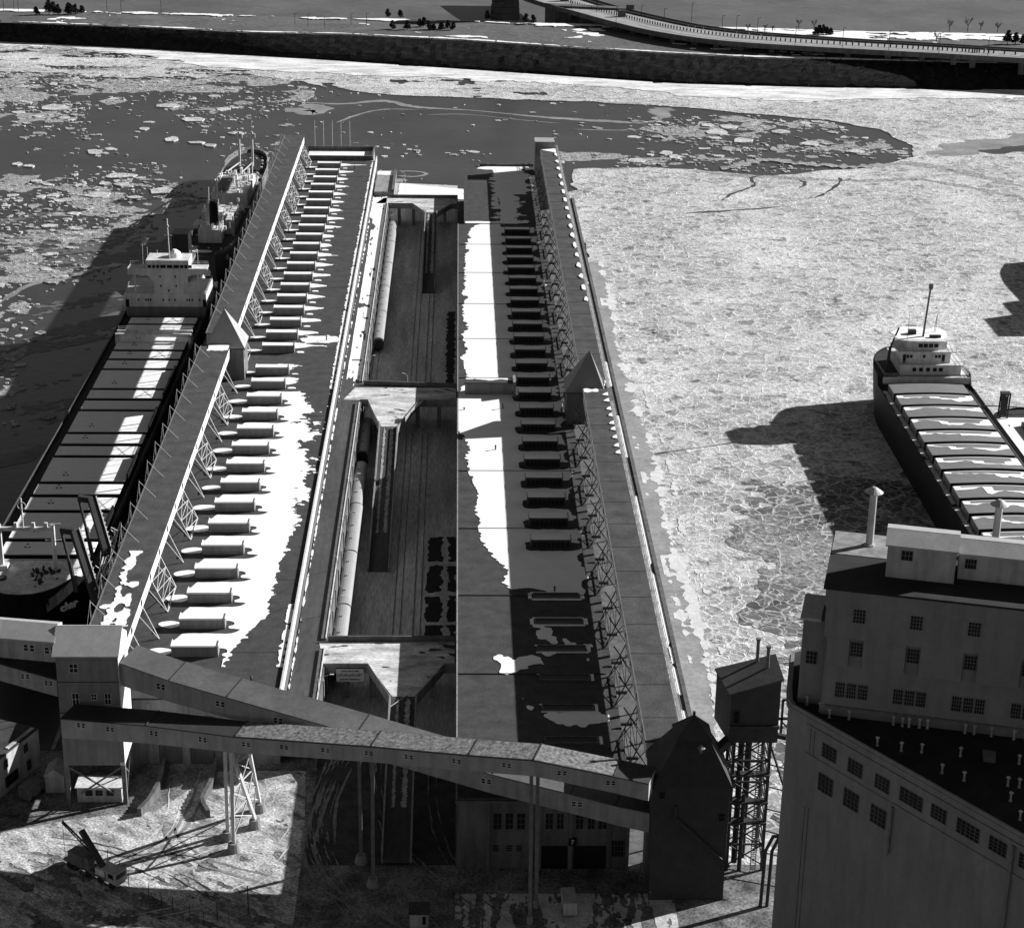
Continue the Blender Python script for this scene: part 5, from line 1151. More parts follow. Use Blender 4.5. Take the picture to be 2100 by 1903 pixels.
# rendered building at the left edge
D1 = Vector((7.8, 18.5, 0)).normalized(); wb = thing('rendered_building', 'pale rendered flat-roofed building cut by the left frame edge', 'building', (-79, 284, ZQ))
B1_ = (-79.6, 274.8); e = (B1_[0] + D1.x * 20, B1_[1] + D1.y * 20); nl = (-D1.y * 13, D1.x * 13)
MB().prism([B1_, e, (e[0] + nl[0], e[1] + nl[1]), (B1_[0] + nl[0], B1_[1] + nl[1])], ZQ, 14).build('wall', white_wall, wb)
MB().prism([B1_, e, (e[0] + nl[0], e[1] + nl[1]), (B1_[0] + nl[0], B1_[1] + nl[1])], 14, 14.25).build('roof', tar, wb)
for s0, z0, w, h in ((2, 11.5, 1.1, 1.5), (6.5, 11.5, 1.1, 1.5), (9.8, 11.6, 1.1, 1.6), (15.5, 11.6, 1.1, 1.6), (9.8, 8.0, 3.6, 2.0), (16, 8, 1.1, 1.8)):
    window(wb, B1_, (D1.x, D1.y), s0, s0 + w, z0, z0 + h, 2, 2)
wallbox(MB(), B1_, (D1.x, D1.y), 12, 19.5, -1.1, -.5, 14.25, 14.4).build('snow_line', snow_dirty, wb)
# ---- conveyors (enclosed galleries); front top edge points then heights and depth
def conveyor(label, pts, hs, depth, wallm, roofm, wins, cat='conveyor', dirx=(.29, .957), ridge=0):
    t = thing('conveyor_gallery', label, cat, pts[0])
    W, Rf = MB(), MB()
    for (a, b), (ha, hb_) in zip(zip(pts, pts[1:]), zip(hs, hs[1:])):
        ab = (a[0] + dirx[0] * depth, a[1] + dirx[1] * depth, a[2]); bb = (b[0] + dirx[0] * depth, b[1] + dirx[1] * depth, b[2])
        W.hexa([(a[0], a[1], a[2] - ha), (b[0], b[1], b[2] - hb_), (bb[0], bb[1], b[2] - hb_), (ab[0], ab[1], a[2] - ha)], [(a[0], a[1], a[2] - .02), (b[0], b[1], b[2] - .02), (bb[0], bb[1], b[2] - .02), (ab[0], ab[1], a[2] - .02)])
        ov = .25; a2 = (a[0] - dirx[0] * ov, a[1] - dirx[1] * ov); b2 = (b[0] - dirx[0] * ov, b[1] - dirx[1] * ov)
        Rf.hexa([(*a2, a[2]), (*b2, b[2]), bb, ab], [(*a2, a[2] + .18), (*b2, b[2] + .18), (bb[0], bb[1], b[2] + .18), (ab[0], ab[1], a[2] + .18)])
    W.build('wall', wallm, t); Rf.build('roof', roofm, t)
    for i in range(1, len(pts) - 1):
        p = pts[i]; MB().bar((p[0], p[1], p[2] + .22), (p[0] + dirx[0] * depth, p[1] + dirx[1] * depth, p[2] + .22), .18).build('roof_joint', wood_d, t)
    for (px_, w, h, dz) in wins:                       # windows by X position
        for a, b in zip(pts, pts[1:]):
            if a[0] <= px_ < b[0]:
                u = (px_ - a[0]) / (b[0] - a[0]); L_ = math.hypot(b[0] - a[0], b[1] - a[1]); d = ((b[0] - a[0]) / L_, (b[1] - a[1]) / L_)
                z = a[2] + (b[2] - a[2]) * u; y = a[1] + (b[1] - a[1]) * u
                for k in (0, 1): window(t, (px_, y), d, k * (w + .25), k * (w + .25) + w, z - dz - h, z - dz, 1, 2, gal_wall)
    return t
qBf = lambda x, y: (x / 2.798, 1250 + y / 2.798)
cvw = mat('conveyor_wall', .3, .85, .12, .5, fine=.08, stain=.22, wave=('X', 1.3, .06))
cvb = mat('conveyor_wall_lighter', .33, .85, .12, .5, fine=.08, stain=.2, wave=('X', 1.3, .06))
Apx = [((246.3, 1359.8), 281), ((348, 1396), 277.3), ((466, 1430), 273.6), ((731.8, 1506), 266), ((1010, 1588), 260), ((1171, 1628), 257.5), ((1262, 1652), 256.5), ((1360, 1672), 255.6)]
PA = [at(*p, y=y) for p, y in Apx]
CA = conveyor('upper enclosed conveyor gallery sloping down from the gabled tower to the dark pyramid tower', PA, [4.1, 3.9, 3.7, 3.5, 3.4, 3.4, 3.4, 3.6], 6.4, cvw, mat('conveyor_roofing', .075, .8, .3, .15, fine=.15), [(-48.5, .7, 1.1, 1.2), (-38.5, .7, 1.0, 1.1), (-29.0, .7, 1.0, 1.1), (18, .7, .9, 1.2), (4, .7, .9, 1.2)])
Bpx = [((125, 1473.4), 275), ((300, 1488), 270.8), ((482.5, 1511), 266), ((762, 1531), 259), ((962, 1549), 253.8), ((1095, 1559), 250.6), ((1259, 1592), 249.6), ((1331, 1607), 249.4)]
PB = [at(*p, y=y) for p, y in Bpx]
rough_roof = mat('frost_patched_roofing', .15, .85, .85, 1.6, fine=.7)
CBv = conveyor('lower enclosed conveyor gallery with frosty speckled roof running across in front', PB, [3.6, 3.2, 2.8, 2.7, 2.7, 2.7, 2.8, 3.0], 4.8, cvb, mat('conveyor_roofing_dark', .03, .8, .3, .15, fine=.15),
               [(-60.9, .6, .9, .4), (-56.0, .6, .9, .7), (-48.7, .6, .9, .7), (-40.6, .6, .9, .7), (-33.5, .6, .8, .7), (-27.4, .6, .8, .7), (-20.8, .6, .8, .7), (-14.0, .6, .8, .7), (-7.8, .6, .8, .7), (-.5, .6, .8, .7), (7.0, .6, .8, .7), (15.2, .6, .8, .9), (22.5, .6, .8, .9)])
# frost on its roof, from the trestle to the right
fr = [(p[0], p[1], p[2]) for p in PB[2:7]]
q = MB()
for a, b in zip(fr, fr[1:]):
    q.hexa([(a[0], a[1] - .1, a[2] + .16), (b[0], b[1] - .1, b[2] + .16), (b[0] + 1.35, b[1] + 4.5, b[2] + .16), (a[0] + 1.35, a[1] + 4.5, a[2] + .16)], [(a[0], a[1] - .1, a[2] + .21), (b[0], b[1] - .1, b[2] + .21), (b[0] + 1.35, b[1] + 4.5, b[2] + .21), (a[0] + 1.35, a[1] + 4.5, a[2] + .21)])
q.build('frost_cover', rough_roof, CBv)
PL = [at(-90, 1302, y=284.5), at(0, 1310, y=283.5), at(112, 1319, y=282)]
CL = conveyor('upper enclosed gallery entering the gabled tower from the left frame edge', PL, [3.4, 3.4, 3.5], 3.3, cvw, metal_roof, [(-70.5, .8, 1.2, .6), (-67.0, .8, 1.2, .8)], dirx=(0, 1))
q = MB()
for a, b in zip(PL, PL[1:]):
    q.hexa([(a[0], a[1] - .2, a[2] + .2), (b[0], b[1] - .2, b[2] + .2), (b[0], b[1] + 3.3, b[2] + .2), (a[0], a[1] + 3.3, a[2] + .2)], [(a[0], a[1] - .2, a[2] + .25), (b[0], b[1] - .2, b[2] + .25), (b[0], b[1] + 3.3, b[2] + 1.9), (a[0], a[1] + 3.3, a[2] + 1.9)])
    q.hexa([(a[0], a[1] + 3.3, a[2] - 3), (b[0], b[1] + 3.3, b[2] - 3), (b[0], b[1] + 6.6, b[2] - 3), (a[0], a[1] + 6.6, a[2] - 3)], [(a[0], a[1] + 3.3, a[2] + 1.9), (b[0], b[1] + 3.3, b[2] + 1.9), (b[0], b[1] + 6.6, b[2] + .6), (a[0], a[1] + 6.6, a[2] + .6)])
q.build('pitched_roof', metal_roof, CL)
PL2 = [at(-90, 1335, y=284), at(0, 1361, y=283), at(116, 1394, y=281.2)]
conveyor('lower dim enclosed gallery entering the gabled tower from the left frame edge', PL2, [3.2, 3.2, 3.1], 4.5, cvw, tar, [(-71.2, .6, .9, .7), (-67.3, .6, .9, .7)], dirx=(0, 1))
# ---- supports
pad = mat('trestle_footing', .22, .9, .15, .5)
def zb(P_, hs, x):
    return float(np.interp(x, [p[0] for p in P_], [p[2] - h for p, h in zip(P_, hs)])), float(np.interp(x, [p[0] for p in P_], [p[1] for p in P_]))
tt = thing('trestle', 'pale steel trestle on four round footings under the front conveyor', 'trestle', (-34.5, 271, ZQ))
zt, yt = zb(PB, [3.0] * 8, -34.5)
feet = [(-36.9, 269.6), (-35.6, 266.2), (-32.9, 273.2), (-32.6, 278.2)]
tops = [(-36.4, yt + 1), (-35.4, yt + .6), (-35.6, yt + 1.4), (-33.2, yt + 4)]
for (fx, fy), (tx, ty) in zip(feet, tops):
    MB().cone((fx, fy), 1.15, .85, ZQ, 8.6, 14).build('footing', pad, tt)
    MB().bar((fx, fy, 8.6), (tx, ty, zt), .55).build('leg', steel_w, tt)
bb = MB()
def lp(i, u): return Vector((feet[i][0], feet[i][1], 8.6)).lerp(Vector((tops[i][0], tops[i][1], zt)), u)
for u0, u1 in ((.05, .3), (.3, .55), (.55, .8), (.8, 1)):
    for i, j in ((1, 2), (2, 3)): bb.bar(lp(i, u0), lp(j, u1), .16).bar(lp(j, u0), lp(i, u1), .16).bar(lp(i, u1), lp(j, u1), .16)
bb.build('brace', steel_w, tt)
for i, (fs_, lab) in enumerate(((((-15, 262.9), (-12.8, 256.4)), 'dim pair of steel posts on round footings in the shaded yard below the conveyors'), (((11.4, 246.2), (12.5, 250.5)), 'tall pair of steel posts standing before the facade numbered 7'))):
    t = thing('support_posts', lab, 'trestle', (fs_[0][0], fs_[0][1], ZQ))
    for k, (fx, fy) in enumerate(fs_):
        zz, yy = zb(PB, [2.7] * 8, fx); MB().cone((fx, fy), 1.1 if i == 0 else .5, .75 if i == 0 else .45, ZQ, 8.4, 12).build('footing', pad, t)
        MB().bar((fx, fy, 8.4), (fx, yy + (.6 if k else 2.5) if i == 0 else yy + .5 + k * 3, zz), .55).build('leg', steel_m, t)
# ---- face of the right shed towards the street
fc = rs
for a, b, z0, z1 in ((6.0, 7.3, 14.3, 17.2), (7.9, 9.1, 14.3, 17.2), (9.7, 11.0, 14.3, 17.2), (14.2, 15.4, 14.3, 17.2), (16.0, 17.1, 14.3, 17.2), (19.0, 20.2, 14.3, 17.2), (20.9, 22, 14.3, 17.2), (22.6, 23.9, 14.3, 17.2), (6.0, 6.9, 10.2, 11.4), (8.1, 9.0, 10.2, 11.4), (9.7, 10.5, 10.2, 11.4), (24.8, 27.2, 9.2, 12.2)):
    window(rs, (0, 261.0), (1, 0), a, b, z0, z1, 2 if b - a < 2 else 5, 3)
for a, b in ((13.7, 17.8), (18.8, 24.0)): MB().box(a, b, 260.9, 261.0, ZQ, 11.2).build('loading_door', hull_b, rs)
for x in (5.2, 12.0, 13.3, 18.2, 24.3, 27.2): MB().box(x - .3, x + .3, 260.7, 261, ZQ, 19.2).build('pilaster', conc_d, rs)
MB().box(.0, 27.9, 260.6, 261, 19.2, 19.64).build('cornice', conc_d, rs)
pl = MB().box(17.95, 19.2, 260.62, 260.7, 11.4, 12.8).build('number_plate', hull_b, rs); text_mesh('number', '7', 1.1, sign_w, rs, (18.55, 260.6, 12.1), (R(90), 0, 0), .02)
# ---- dark pyramid roofed tower
pt = thing('pyramid_tower', 'broad black pyramid-roofed transfer tower beside the marine leg', 'tower', (36, 258, ZQ))
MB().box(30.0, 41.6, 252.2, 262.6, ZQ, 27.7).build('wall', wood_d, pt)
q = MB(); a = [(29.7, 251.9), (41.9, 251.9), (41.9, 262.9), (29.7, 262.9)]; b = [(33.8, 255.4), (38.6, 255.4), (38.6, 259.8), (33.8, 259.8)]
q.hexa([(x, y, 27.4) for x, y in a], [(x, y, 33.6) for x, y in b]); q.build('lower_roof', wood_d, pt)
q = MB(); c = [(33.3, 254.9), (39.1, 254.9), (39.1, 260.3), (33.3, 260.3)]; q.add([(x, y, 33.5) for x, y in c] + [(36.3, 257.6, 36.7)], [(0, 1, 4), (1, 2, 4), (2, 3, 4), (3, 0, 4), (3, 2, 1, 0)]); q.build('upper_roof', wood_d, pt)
MB().box(36.1, 36.5, 257.4, 257.8, 36.4, 37.2).build('finial', wood_d, pt)
MB().cone((37.2, 254.6), .3, .3, 30, 32.6, 8).cone((37.2, 254.6), .7, .1, 32.6, 33.1, 8).build('roof_vent', steel_m, pt)
for s0, z0, w, h in ((.9, 25.2, .9, 1.2), (10.2, 21.3, .9, 1.3)): window(pt, (30, 252.2), (1, 0), s0, s0 + w, z0, z0 + h, 1, 2, wood_d)
MB().bar((33.5, 252, 22), (33.5, 252, 24), .45, n=8).bar((33.5, 251.9, 22), (41, 251.9, 14.5), .45, n=8).build('drain_pipe', steel_d, pt)
# ---- marine leg tower on lattice legs
mt = thing('marine_tower', 'dark house on an open lattice tower between the pyramid tower and the elevator', 'tower', (46, 263, ZQ))
fx0, fx1, fy0, fy1 = 42.2, 49.7, 259.6, 267.5
MB().add([(fx0, fy0, 30.6), (fx1, fy0, 30.6), (fx1, fy1, 30.6), (40.9, fy1, 30.6), (fx0 - .1, fy0, 39.0), (fx1, fy0, 41.6), (fx1, fy1, 41.6), (40.9, fy1, 39.0)], [(3, 2, 1, 0), (0, 1, 5, 4), (1, 2, 6, 5), (2, 3, 7, 6), (3, 0, 4, 7)]).build('wall', wood_d, mt)
MB().hexa([(fx0 - .4, fy0 - .3, 38.9), (fx1 + .3, fy0 - .3, 41.5), (fx1 + .3, fy1 + .3, 41.5), (40.6, fy1 + .3, 38.9)], [(fx0 - .4, fy0 - .3, 39.2), (fx1 + .3, fy0 - .3, 41.8), (fx1 + .3, fy1 + .3, 41.8), (40.6, fy1 + .3, 39.2)]).build('roof', tar, mt)
MB().box(fx0 - .15, fx1 + .1, fy0 - .5, fy0, 33.2, 33.7).build('ledge', steel_d, mt)
window(mt, (fx0, fy0), (1, 0), .5, 1.4, 34.1, 36.2, 1, 2, wood_d)
for x, y in ((47.0, 266.8), (48.2, 264.2)): MB().cone((x, y), .28, .28, 40.8, 44.6, 8).cone((x, y), .4, .4, 44.6, 45, 8).build('stack', steel_m, mt)
patch(42.5, 49.4, 259.6, 262.5, .25, lambda X, Y: .3 - np.abs(Y - 260.4) * .6 + fbm(X, Y, .9, 3, 3), 0, 0).build if False else None
lt = MB(); cs = [(43.2, 260.4), (48.8, 260.4), (48.8, 266.6), (43.2, 266.6)]
for x, y in cs: MB().bar((x, y, ZQ), (x, y, 30.6), .45).build('leg', steel_d, mt)
lt = MB()
for k in range(6):
    z0 = 8 + k * 3.8; z1 = z0 + 3.8
    for i in range(4):
        a, b = cs[i], cs[(i + 1) % 4]; lt.bar((*a, z0), (*b, z1), .18).bar((*b, z0), (*a, z1), .18).bar((*a, z1), (*b, z1), .25)
lt.build('brace', steel_d, mt)
lt = MB()
for x in (46.9, 47.7): lt.bar((x, 259.9, ZQ), (x, 259.9, 30.6), .12)
for k in range(60): lt.box(46.9, 47.7, 259.8, 259.95, 7.5 + k * .38, 7.6 + k * .38)
lt.build('ladder', steel_m, mt)
MB().bar((44.6, 262, 7.5), (44.6, 262, 30.6), 1.0, n=8).bar((46.0, 263.5, 7.5), (46.0, 263.5, 30.6), 1.1, n=8).bar((45.2, 260.3, 7), (45.2, 260.3, 21), .7, n=8).build('grain_leg', steel_d, mt)
for z in (15.8, 19.5, 24.4): MB().box(43.0, 49.0, 259.7, 261.2, z, z + .3).build('platform', steel_d, mt)
MB().bar((48.8, 260.5, 30), (51.5, 259, 22), .3).bar((49, 260.6, 31.5), (58, 256, 31.8), .7).bar((48.8, 262, 33.5), (52, 262, 33.5), .35).bar((50.6, 262, 30), (50.6, 262, 36.8), .35).bar((50.6, 262, 36.8), (53.5, 262, 36.8), .35).bar((50.6, 262, 33), (53, 262, 30.4), .25).build('cable_frame', steel_d, mt)
MB().bar((42.6, 261, 30.5), (37.5, 257.5, 27.5), 1.3).bar((43.2, 260.6, 25.5), (38.4, 257.5, 31.2), .5).bar((43.6, 260.2, 22.5), (39.6, 257.0, 28.0), .5).build('chute', steel_d, mt)
for z in (10, 14, 18, 22, 26): MB().bar((48.8, 261, z), (56, 258, z - .4), .16).build('tie_rod', steel_d, mt)
pp = MB()
for dx in (0, 1.0):
    p = [(47.2 + dx, 250.5, 6.5), (47.4 + dx, 250.5, 17.0), (48.2 + dx, 249.5, 20.2), (50.5 + dx, 247, 22)]
    for a, b in zip(p, p[1:]): pp.bar(a, b, .55, n=8)
tag(pp.build('grain_pipes', steel_d), 'pair of bent dark pipes against the elevator wall foot', 'pipes')
# ---- grain elevator
el = thing('grain_elevator', 'huge grey concrete grain elevator with stepped workhouse at the lower right', 'building', (70, 210, ZQ))
Zp = 58.0; DA = (.5744, -.8186); BA = (48.9, 215.5); DU = (.9668, -.2555); BU = (47.6, 220.8)
def pA(s, o=0): return (BA[0] + DA[0] * s + DA[1] * o, BA[1] + DA[1] * s - DA[0] * o)
fp = [pA(-6.6), pA(70), (150, 200), (112, 232), (52, 240), (46.6, 237), (44.6, 227), (44.1, 223.6), (44.3, 222.0)]
MB().prism([p for p in fp], 0, Zp - .8).build('wall', elev_conc, el)
ctr = Vector((80, 200))
def sc(p, d):
    v = Vector(p) - ctr; return tuple(ctr + v * (1 + d / v.length))
fo = [sc(p, .45) for p in fp]; fi = [sc(p, -.35) for p in fp]; n = len(fp)
def ring(o, i, z0, z1):
    V = [(*p, z0) for p in o] + [(*p, z0) for p in i] + [(*p, z1) for p in i] + [(*p, z1) for p in o]
    return MB().add(V, [f for k in range(n) for f in ((k, (k + 1) % n, n + (k + 1) % n, n + k), (n + k, n + (k + 1) % n, 2 * n + (k + 1) % n, 2 * n + k), (2 * n + k, 2 * n + (k + 1) % n, 3 * n + (k + 1) % n, 3 * n + k), (3 * n + k, 3 * n + (k + 1) % n, (k + 1) % n, k))])
ring(fo, fi, Zp - 1.2, Zp - .55).build('cornice', elev_conc, el); ring([sc(p, .25) for p in fp], fi, Zp - .54, Zp).build('parapet', elev_conc, el)
MB().prism(fi, Zp - .8, Zp - .7).build('roof', mat('elevator_roofing', .022, .9, .4, .3, fine=.2), el)
for (s0, z0), (s1, z1), c in (((-2.3, 53.0), (.2, 55.0), 4), ((2.3, 53.0), (4.8, 55.0), 4), ((7.0, 53.0), (9.4, 55.0), 4), ((11.2, 53.2), (14.9, 55.2), 5), ((16.3, 53.4), (18.7, 55.3), 4), ((20.4, 53.4), (23.9, 55.4), 5), ((25.4, 53.6), (28.0, 55.5), 4), ((29.9, 53.6), (32.6, 55.5), 4), ((-2.4, 48.0), (.2, 50.6), 4), ((2.2, 48.0), (4.8, 50.6), 4), ((6.9, 48.0), (9.5, 50.6), 4)):
    window(el, BA, DA, s0, s1, z0, z1, c, 4, conc_d, .14 if z0 < 51 else .0)
wallbox(MB(), BA, DA, -5.4, 10.2, .0, .14, 44.5, 52.2).build('wall_panel', elev_conc, el)
for z in (56.1, 51.9): wallbox(MB(), BA, DA, 10.2 if z < 55 else -5.3, 60, .0, .18, z, z + .35).build('string_course', elev_conc, el)
wallbox(MB(), BA, DA, 28.9, 29.25, .18, .5, 30, 56).build('downpipe', steel_m, el); wallbox(MB(), BA, DA, 10.2, 10.5, .1, .35, 45, 51.8).build('downpipe', steel_m, el)
for s in (-4.6, -3.9, 34, 44): wallbox(MB(), BA, DA, s, s + .12, 0, .04, 20, 56).build('wall_seam', conc_d, el)
wk = elev_conc
q = MB(); wallbox(q, BU, DU, 0, 80, -16.2, 0, Zp - .7, 68.8); q.build('workhouse_wall', wk, el)
q = MB(); wallbox(q, BU, DU, -.3, 80.2, -16.6, .55, 68.8, 73.2); q.build('workhouse_wall', wk, el)
q = MB(); wallbox(q, BU, DU, -.5, 80.4, -16.8, .8, 73.2, 75.7); q.build('workhouse_band', wk, el)
q = MB(); wallbox(q, BU, DU, -.8, 80.8, -17.2, 1.2, 75.7, 76.0); q.build('workhouse_roof', mat('elevator_roofing', .03), el)
q = MB(); wallbox(q, BU, DU, -.7, 7.0, -17.0, -9.5, 76.0, 76.08); q.build('roof_snow', conc, el)
for k in range(9):
    s = 3.2 + 7.15 * k
    window(el, BU, DU, s, s + 1.5, 71.2, 73.2, 4, 4, steel_m, .56); window(el, BU, DU, s, s + 1.5, 66.2, 68.2, 4, 4, steel_m, .01)
    for j in range(3): window(el, BU, DU, 1.7 + 7.4 * k + j * 1.45, 1.7 + 7.4 * k + j * 1.45 + 1.2, 60.1, 62.2, 4, 4, steel_m, .01)
    a = s + 1.6; wallbox(MB(), BU, DU, a, a + 5.3, 0, .55, 64.6, 68.79).build('wall_panel', wk, el)
wallbox(MB(), BU, DU, .2, 3.0, 0, .55, 64.8, 68.79).build('wall_panel', wk, el)
wallbox(MB(), BU, DU, .5, 60, .0, .3, 58.6, 58.8).build('wall_pipe', steel_m, el)
# side stair block
q = MB(); wallbox(q, BU, DU, -3.2, -.02, -9, -2.4, 50, 69.5); q.build('stair_block', wk, el); q = MB(); wallbox(q, BU, DU, -3.6, -.9, -9.4, -2.0, 69.5, 69.9); q.build('stair_roof', metal_roof, el)
window(el, BU, DU, -2.5, -1.1, 63.2, 65.0, 3, 3, steel_m, -2.38)
# penthouses
def pent(s0, s1, o0, o1, ze, zr_, nm):
    q = MB(); wallbox(q, BU, DU, s0, s1, o0, o1, 76, ze); q.build('penthouse', white_wall, el)
    N0 = (DU[1], -DU[0])
    def P3(s, o, z): return (BU[0] + DU[0] * s + N0[0] * o, BU[1] + DU[1] * s + N0[1] * o, z)
    om = (o0 + o1) / 2; R_ = MB()
    R_.hexa([P3(s0 - .3, o1 + .4, ze - .1), P3(s1 + .3, o1 + .4, ze - .1), P3(s1 + .3, om, zr_ - .1), P3(s0 - .3, om, zr_ - .1)], [P3(s0 - .3, o1 + .4, ze + .1), P3(s1 + .3, o1 + .4, ze + .1), P3(s1 + .3, om, zr_ + .1), P3(s0 - .3, om, zr_ + .1)])
    R_.hexa([P3(s0 - .3, om, zr_ - .1), P3(s1 + .3, om, zr_ - .1), P3(s1 + .3, o0 - .4, ze + .5), P3(s0 - .3, o0 - .4, ze + .5)], [P3(s0 - .3, om, zr_ + .12), P3(s1 + .3, om, zr_ + .12), P3(s1 + .3, o0 - .4, ze + .7), P3(s0 - .3, o0 - .4, ze + .7)])
    R_.build('penthouse_roof', metal_roof, el)
pent(6.6, 15.2, -8.8, -4.0, 80.5, 81.7, 'a'); pent(15.6, 58, -10, -5.8, 79.6, 80.7, 'b')
window(el, BU, DU, 8.4, 9.8, 78.6, 79.9, 3, 2, steel_m, -3.99)
for s in (16.4, 24.6, 33): window(el, BU, DU, s, s + 1.4, 77.6, 78.9, 4, 2, steel_m, -5.79)
for (x, y, zt_, lab) in ((54.9, 232.7, 83.6, 'tall mushroom-capped chimney pipe left of the penthouse on the elevator top'), (71.2, 231.0, 82.6, 'capped chimney pipe behind the penthouse roof on the elevator top')):
    t = thing('roof_stack', lab, 'chimney', (x, y, 76)); MB().cone((x, y), .52, .5, 76, zt_, 12).cone((x, y), .75, .75, 76, 76.3, 12).build('pipe', white_wall, t); MB().cone((x, y), 1.25, .25, zt_ + .1, zt_ + .8, 14).build('cap', metal_roof, t)
vs_ = [(46.3, 223.1), (47.7, 221.4), (48.6, 219.6), (51.1, 219.2), (56.6, 217.8), (57.7, 217.4), (58.5, 217.2), (59.8, 217), (60.8, 216.8), (65.4, 215.6), (66.5, 215.3), (68.6, 214.8), (71.3, 214.0), (72.7, 213.7), (53.4, 212.4), (56.2, 211.1), (58.7, 210.7), (63.4, 209.8), (60.1, 205.7), (62.4, 203.9), (70.3, 207.9), (67.5, 202.7), (68.8, 202.3), (66.9, 199.2), (66.9, 195.0)]
v0 = None
vrank = {j: r + 1 for r, j in enumerate(sorted(range(len(vs_)), key=lambda j: vs_[j][0] / vs_[j][1]))}
for i, (x, y) in enumerate(vs_):
    if v0 is None:
        v0 = thing('roof_vent', 'pale mushroom-topped vent standing on the black elevator annex roof', 'roof vent', (x, y, Zp - .7), 'small vents on the elevator annex roof')
        MB().cone((x, y), .2, .2, Zp - .7, Zp - .5, 8).cone((x, y), .13, .13, Zp - .5, Zp + .5, 8).build('pipe', white_wall, v0); MB().cone((x, y), .3, .12, Zp + .5, Zp + .68, 8).build('cap', white_wall, v0)
        o = v0
    else: o = copy_tree(v0); o.location = (x, y, Zp - .7)
    o['label'] = f'pale mushroom-topped vent on the black elevator annex roof, {ordw(vrank[i])} from the left'
tag(MB().prism([(66, 208.5), (67.4, 208.1), (67.9, 210), (66.4, 210.5)], Zp - .7, Zp - .1).build('roof_hatch', steel_m), 'square hatch box on the black elevator annex roof', 'roof hatch')

# ================================================================ SMALL THINGS IN THE YARD
ct = thing('crane_truck', 'mobile crane truck with its boom raised in the snowy yard at the lower left', 'crane truck', (-56.5, 259.5, ZQ))
ca = math.atan2(-7.3, 9.5)
def rc(mb): return mb.rot(ca, (-56.5, 259.5))
X0, Y0 = -56.5, 259.5
rc(MB().box(X0 - 6, X0 + 5.5, Y0 - 1.2, Y0 + 1.2, ZQ + .9, ZQ + 1.5)).build('chassis', truck_m, ct)
rc(MB().box(X0 + 3.7, X0 + 5.8, Y0 - 1.25, Y0 + 1.25, ZQ + 1.0, ZQ + 2.9)).build('cab', white_wall, ct)
rc(MB().box(X0 + 5.8, X0 + 5.86, Y0 - 1.0, Y0 + 1.0, ZQ + 1.9, ZQ + 2.7).box(X0 + 4.3, X0 + 5.4, Y0 - 1.3, Y0 - 1.24, ZQ + 1.9, ZQ + 2.7)).build('window', glass, ct)
rc(MB().box(X0 + 1.4, X0 + 3.4, Y0 - 1.3, Y0 + 1.3, ZQ + 1.5, ZQ + 2.6)).build('bonnet', snow_dirty, ct)
rc(MB().box(X0 - 4.6, X0 - 1.2, Y0 - 1.5, Y0 + 1.3, ZQ + 1.6, ZQ + 3.4)).build('machinery_house', truck_m, ct)
rc(MB().box(X0 - 1.2, X0 + .1, Y0 - 1.4, Y0 - .2, ZQ + 1.6, ZQ + 3.6)).build('crane_cab', truck_m, ct)
for k in (-4.8, -3.4, -.6, 2.2, 4.8):
    for s in (-1.25, .85):
        w = MB(); cxx, cyy = X0 + k, Y0 + s
        V = [(cxx + .55 * math.cos(a), cyy + b, ZQ + .56 + .55 * math.sin(a)) for b in (0, .4) for a in [2 * math.pi * i / 12 for i in range(12)]]
        w.add(V, [tuple(range(12)), tuple(range(23, 11, -1))] + [(i, 12 + i, 12 + (i + 1) % 12, (i + 1) % 12) for i in range(12)]); rc(w).build('wheel', rubber, ct)
bp = Vector((-55.4, 258.8, ZQ + 3)); tip = Vector(at(128, 1686, x=-62.0))
for k, (a, b) in enumerate(((bp, tip),)):
    q = MB(); d = b - a
    for ox_, oz_ in ((-.3, 0), (.3, 0), (0, .5)): q.bar(a + Vector((ox_, 0, oz_)), b + Vector((ox_ * .5, 0, oz_ * .5)), .16)
    for i in range(14):
        p = a + d * (i / 14); r = a + d * ((i + 1) / 14); q.bar(p + Vector((-.3, 0, 0)), r + Vector((.3, 0, 0)), .09).bar(p + Vector((.3, 0, 0)), r + Vector((0, 0, .5)), .09)
    q.build('boom', steel_d, ct)
MB().bar(bp + Vector((.5, -1.2, -.2)), bp + Vector((-3.2, 2.2, 4.2)), .8).build('second_boom', steel_d, ct)
MB().bar(tip, tip - Vector((0, 0, 6)), .06).build('hoist_rope', steel_d, ct)
k_ = thing('gate_kiosk', 'tiny white gate kiosk at the bottom edge of the shaded yard', 'kiosk', (-5.4, 246, ZQ))
MB().box(-6.8, -4.0, 245.2, 248.0, ZQ, 9.4).build('wall', white_wall, k_); MB().box(-7.0, -3.8, 245.0, 248.2, 9.4, 9.6).build('roof', tar, k_); MB().box(-4.9, -4.4, 245.12, 245.2, 7.6, 9.0).build('door', glass, k_)
fps = [(-55, 262), (-52.6, 259), (-50.8, 256.1), (-47.1, 252.4), (-44.9, 250.5), (-43, 249.2), (-40.2, 247.4), (-38, 246.4), (-34.1, 246)]
f0 = None
for i, (x, y) in enumerate(fps):
    o = MB().bar((x, y, ZQ), (x, y, ZQ + 3), .1).build('fence_post', steel_d)
    tag(o, f'thin dark fence post in the yard snow, {ordw(i + 1)} from the crane truck', 'fence post', 'fence posts along the yard')
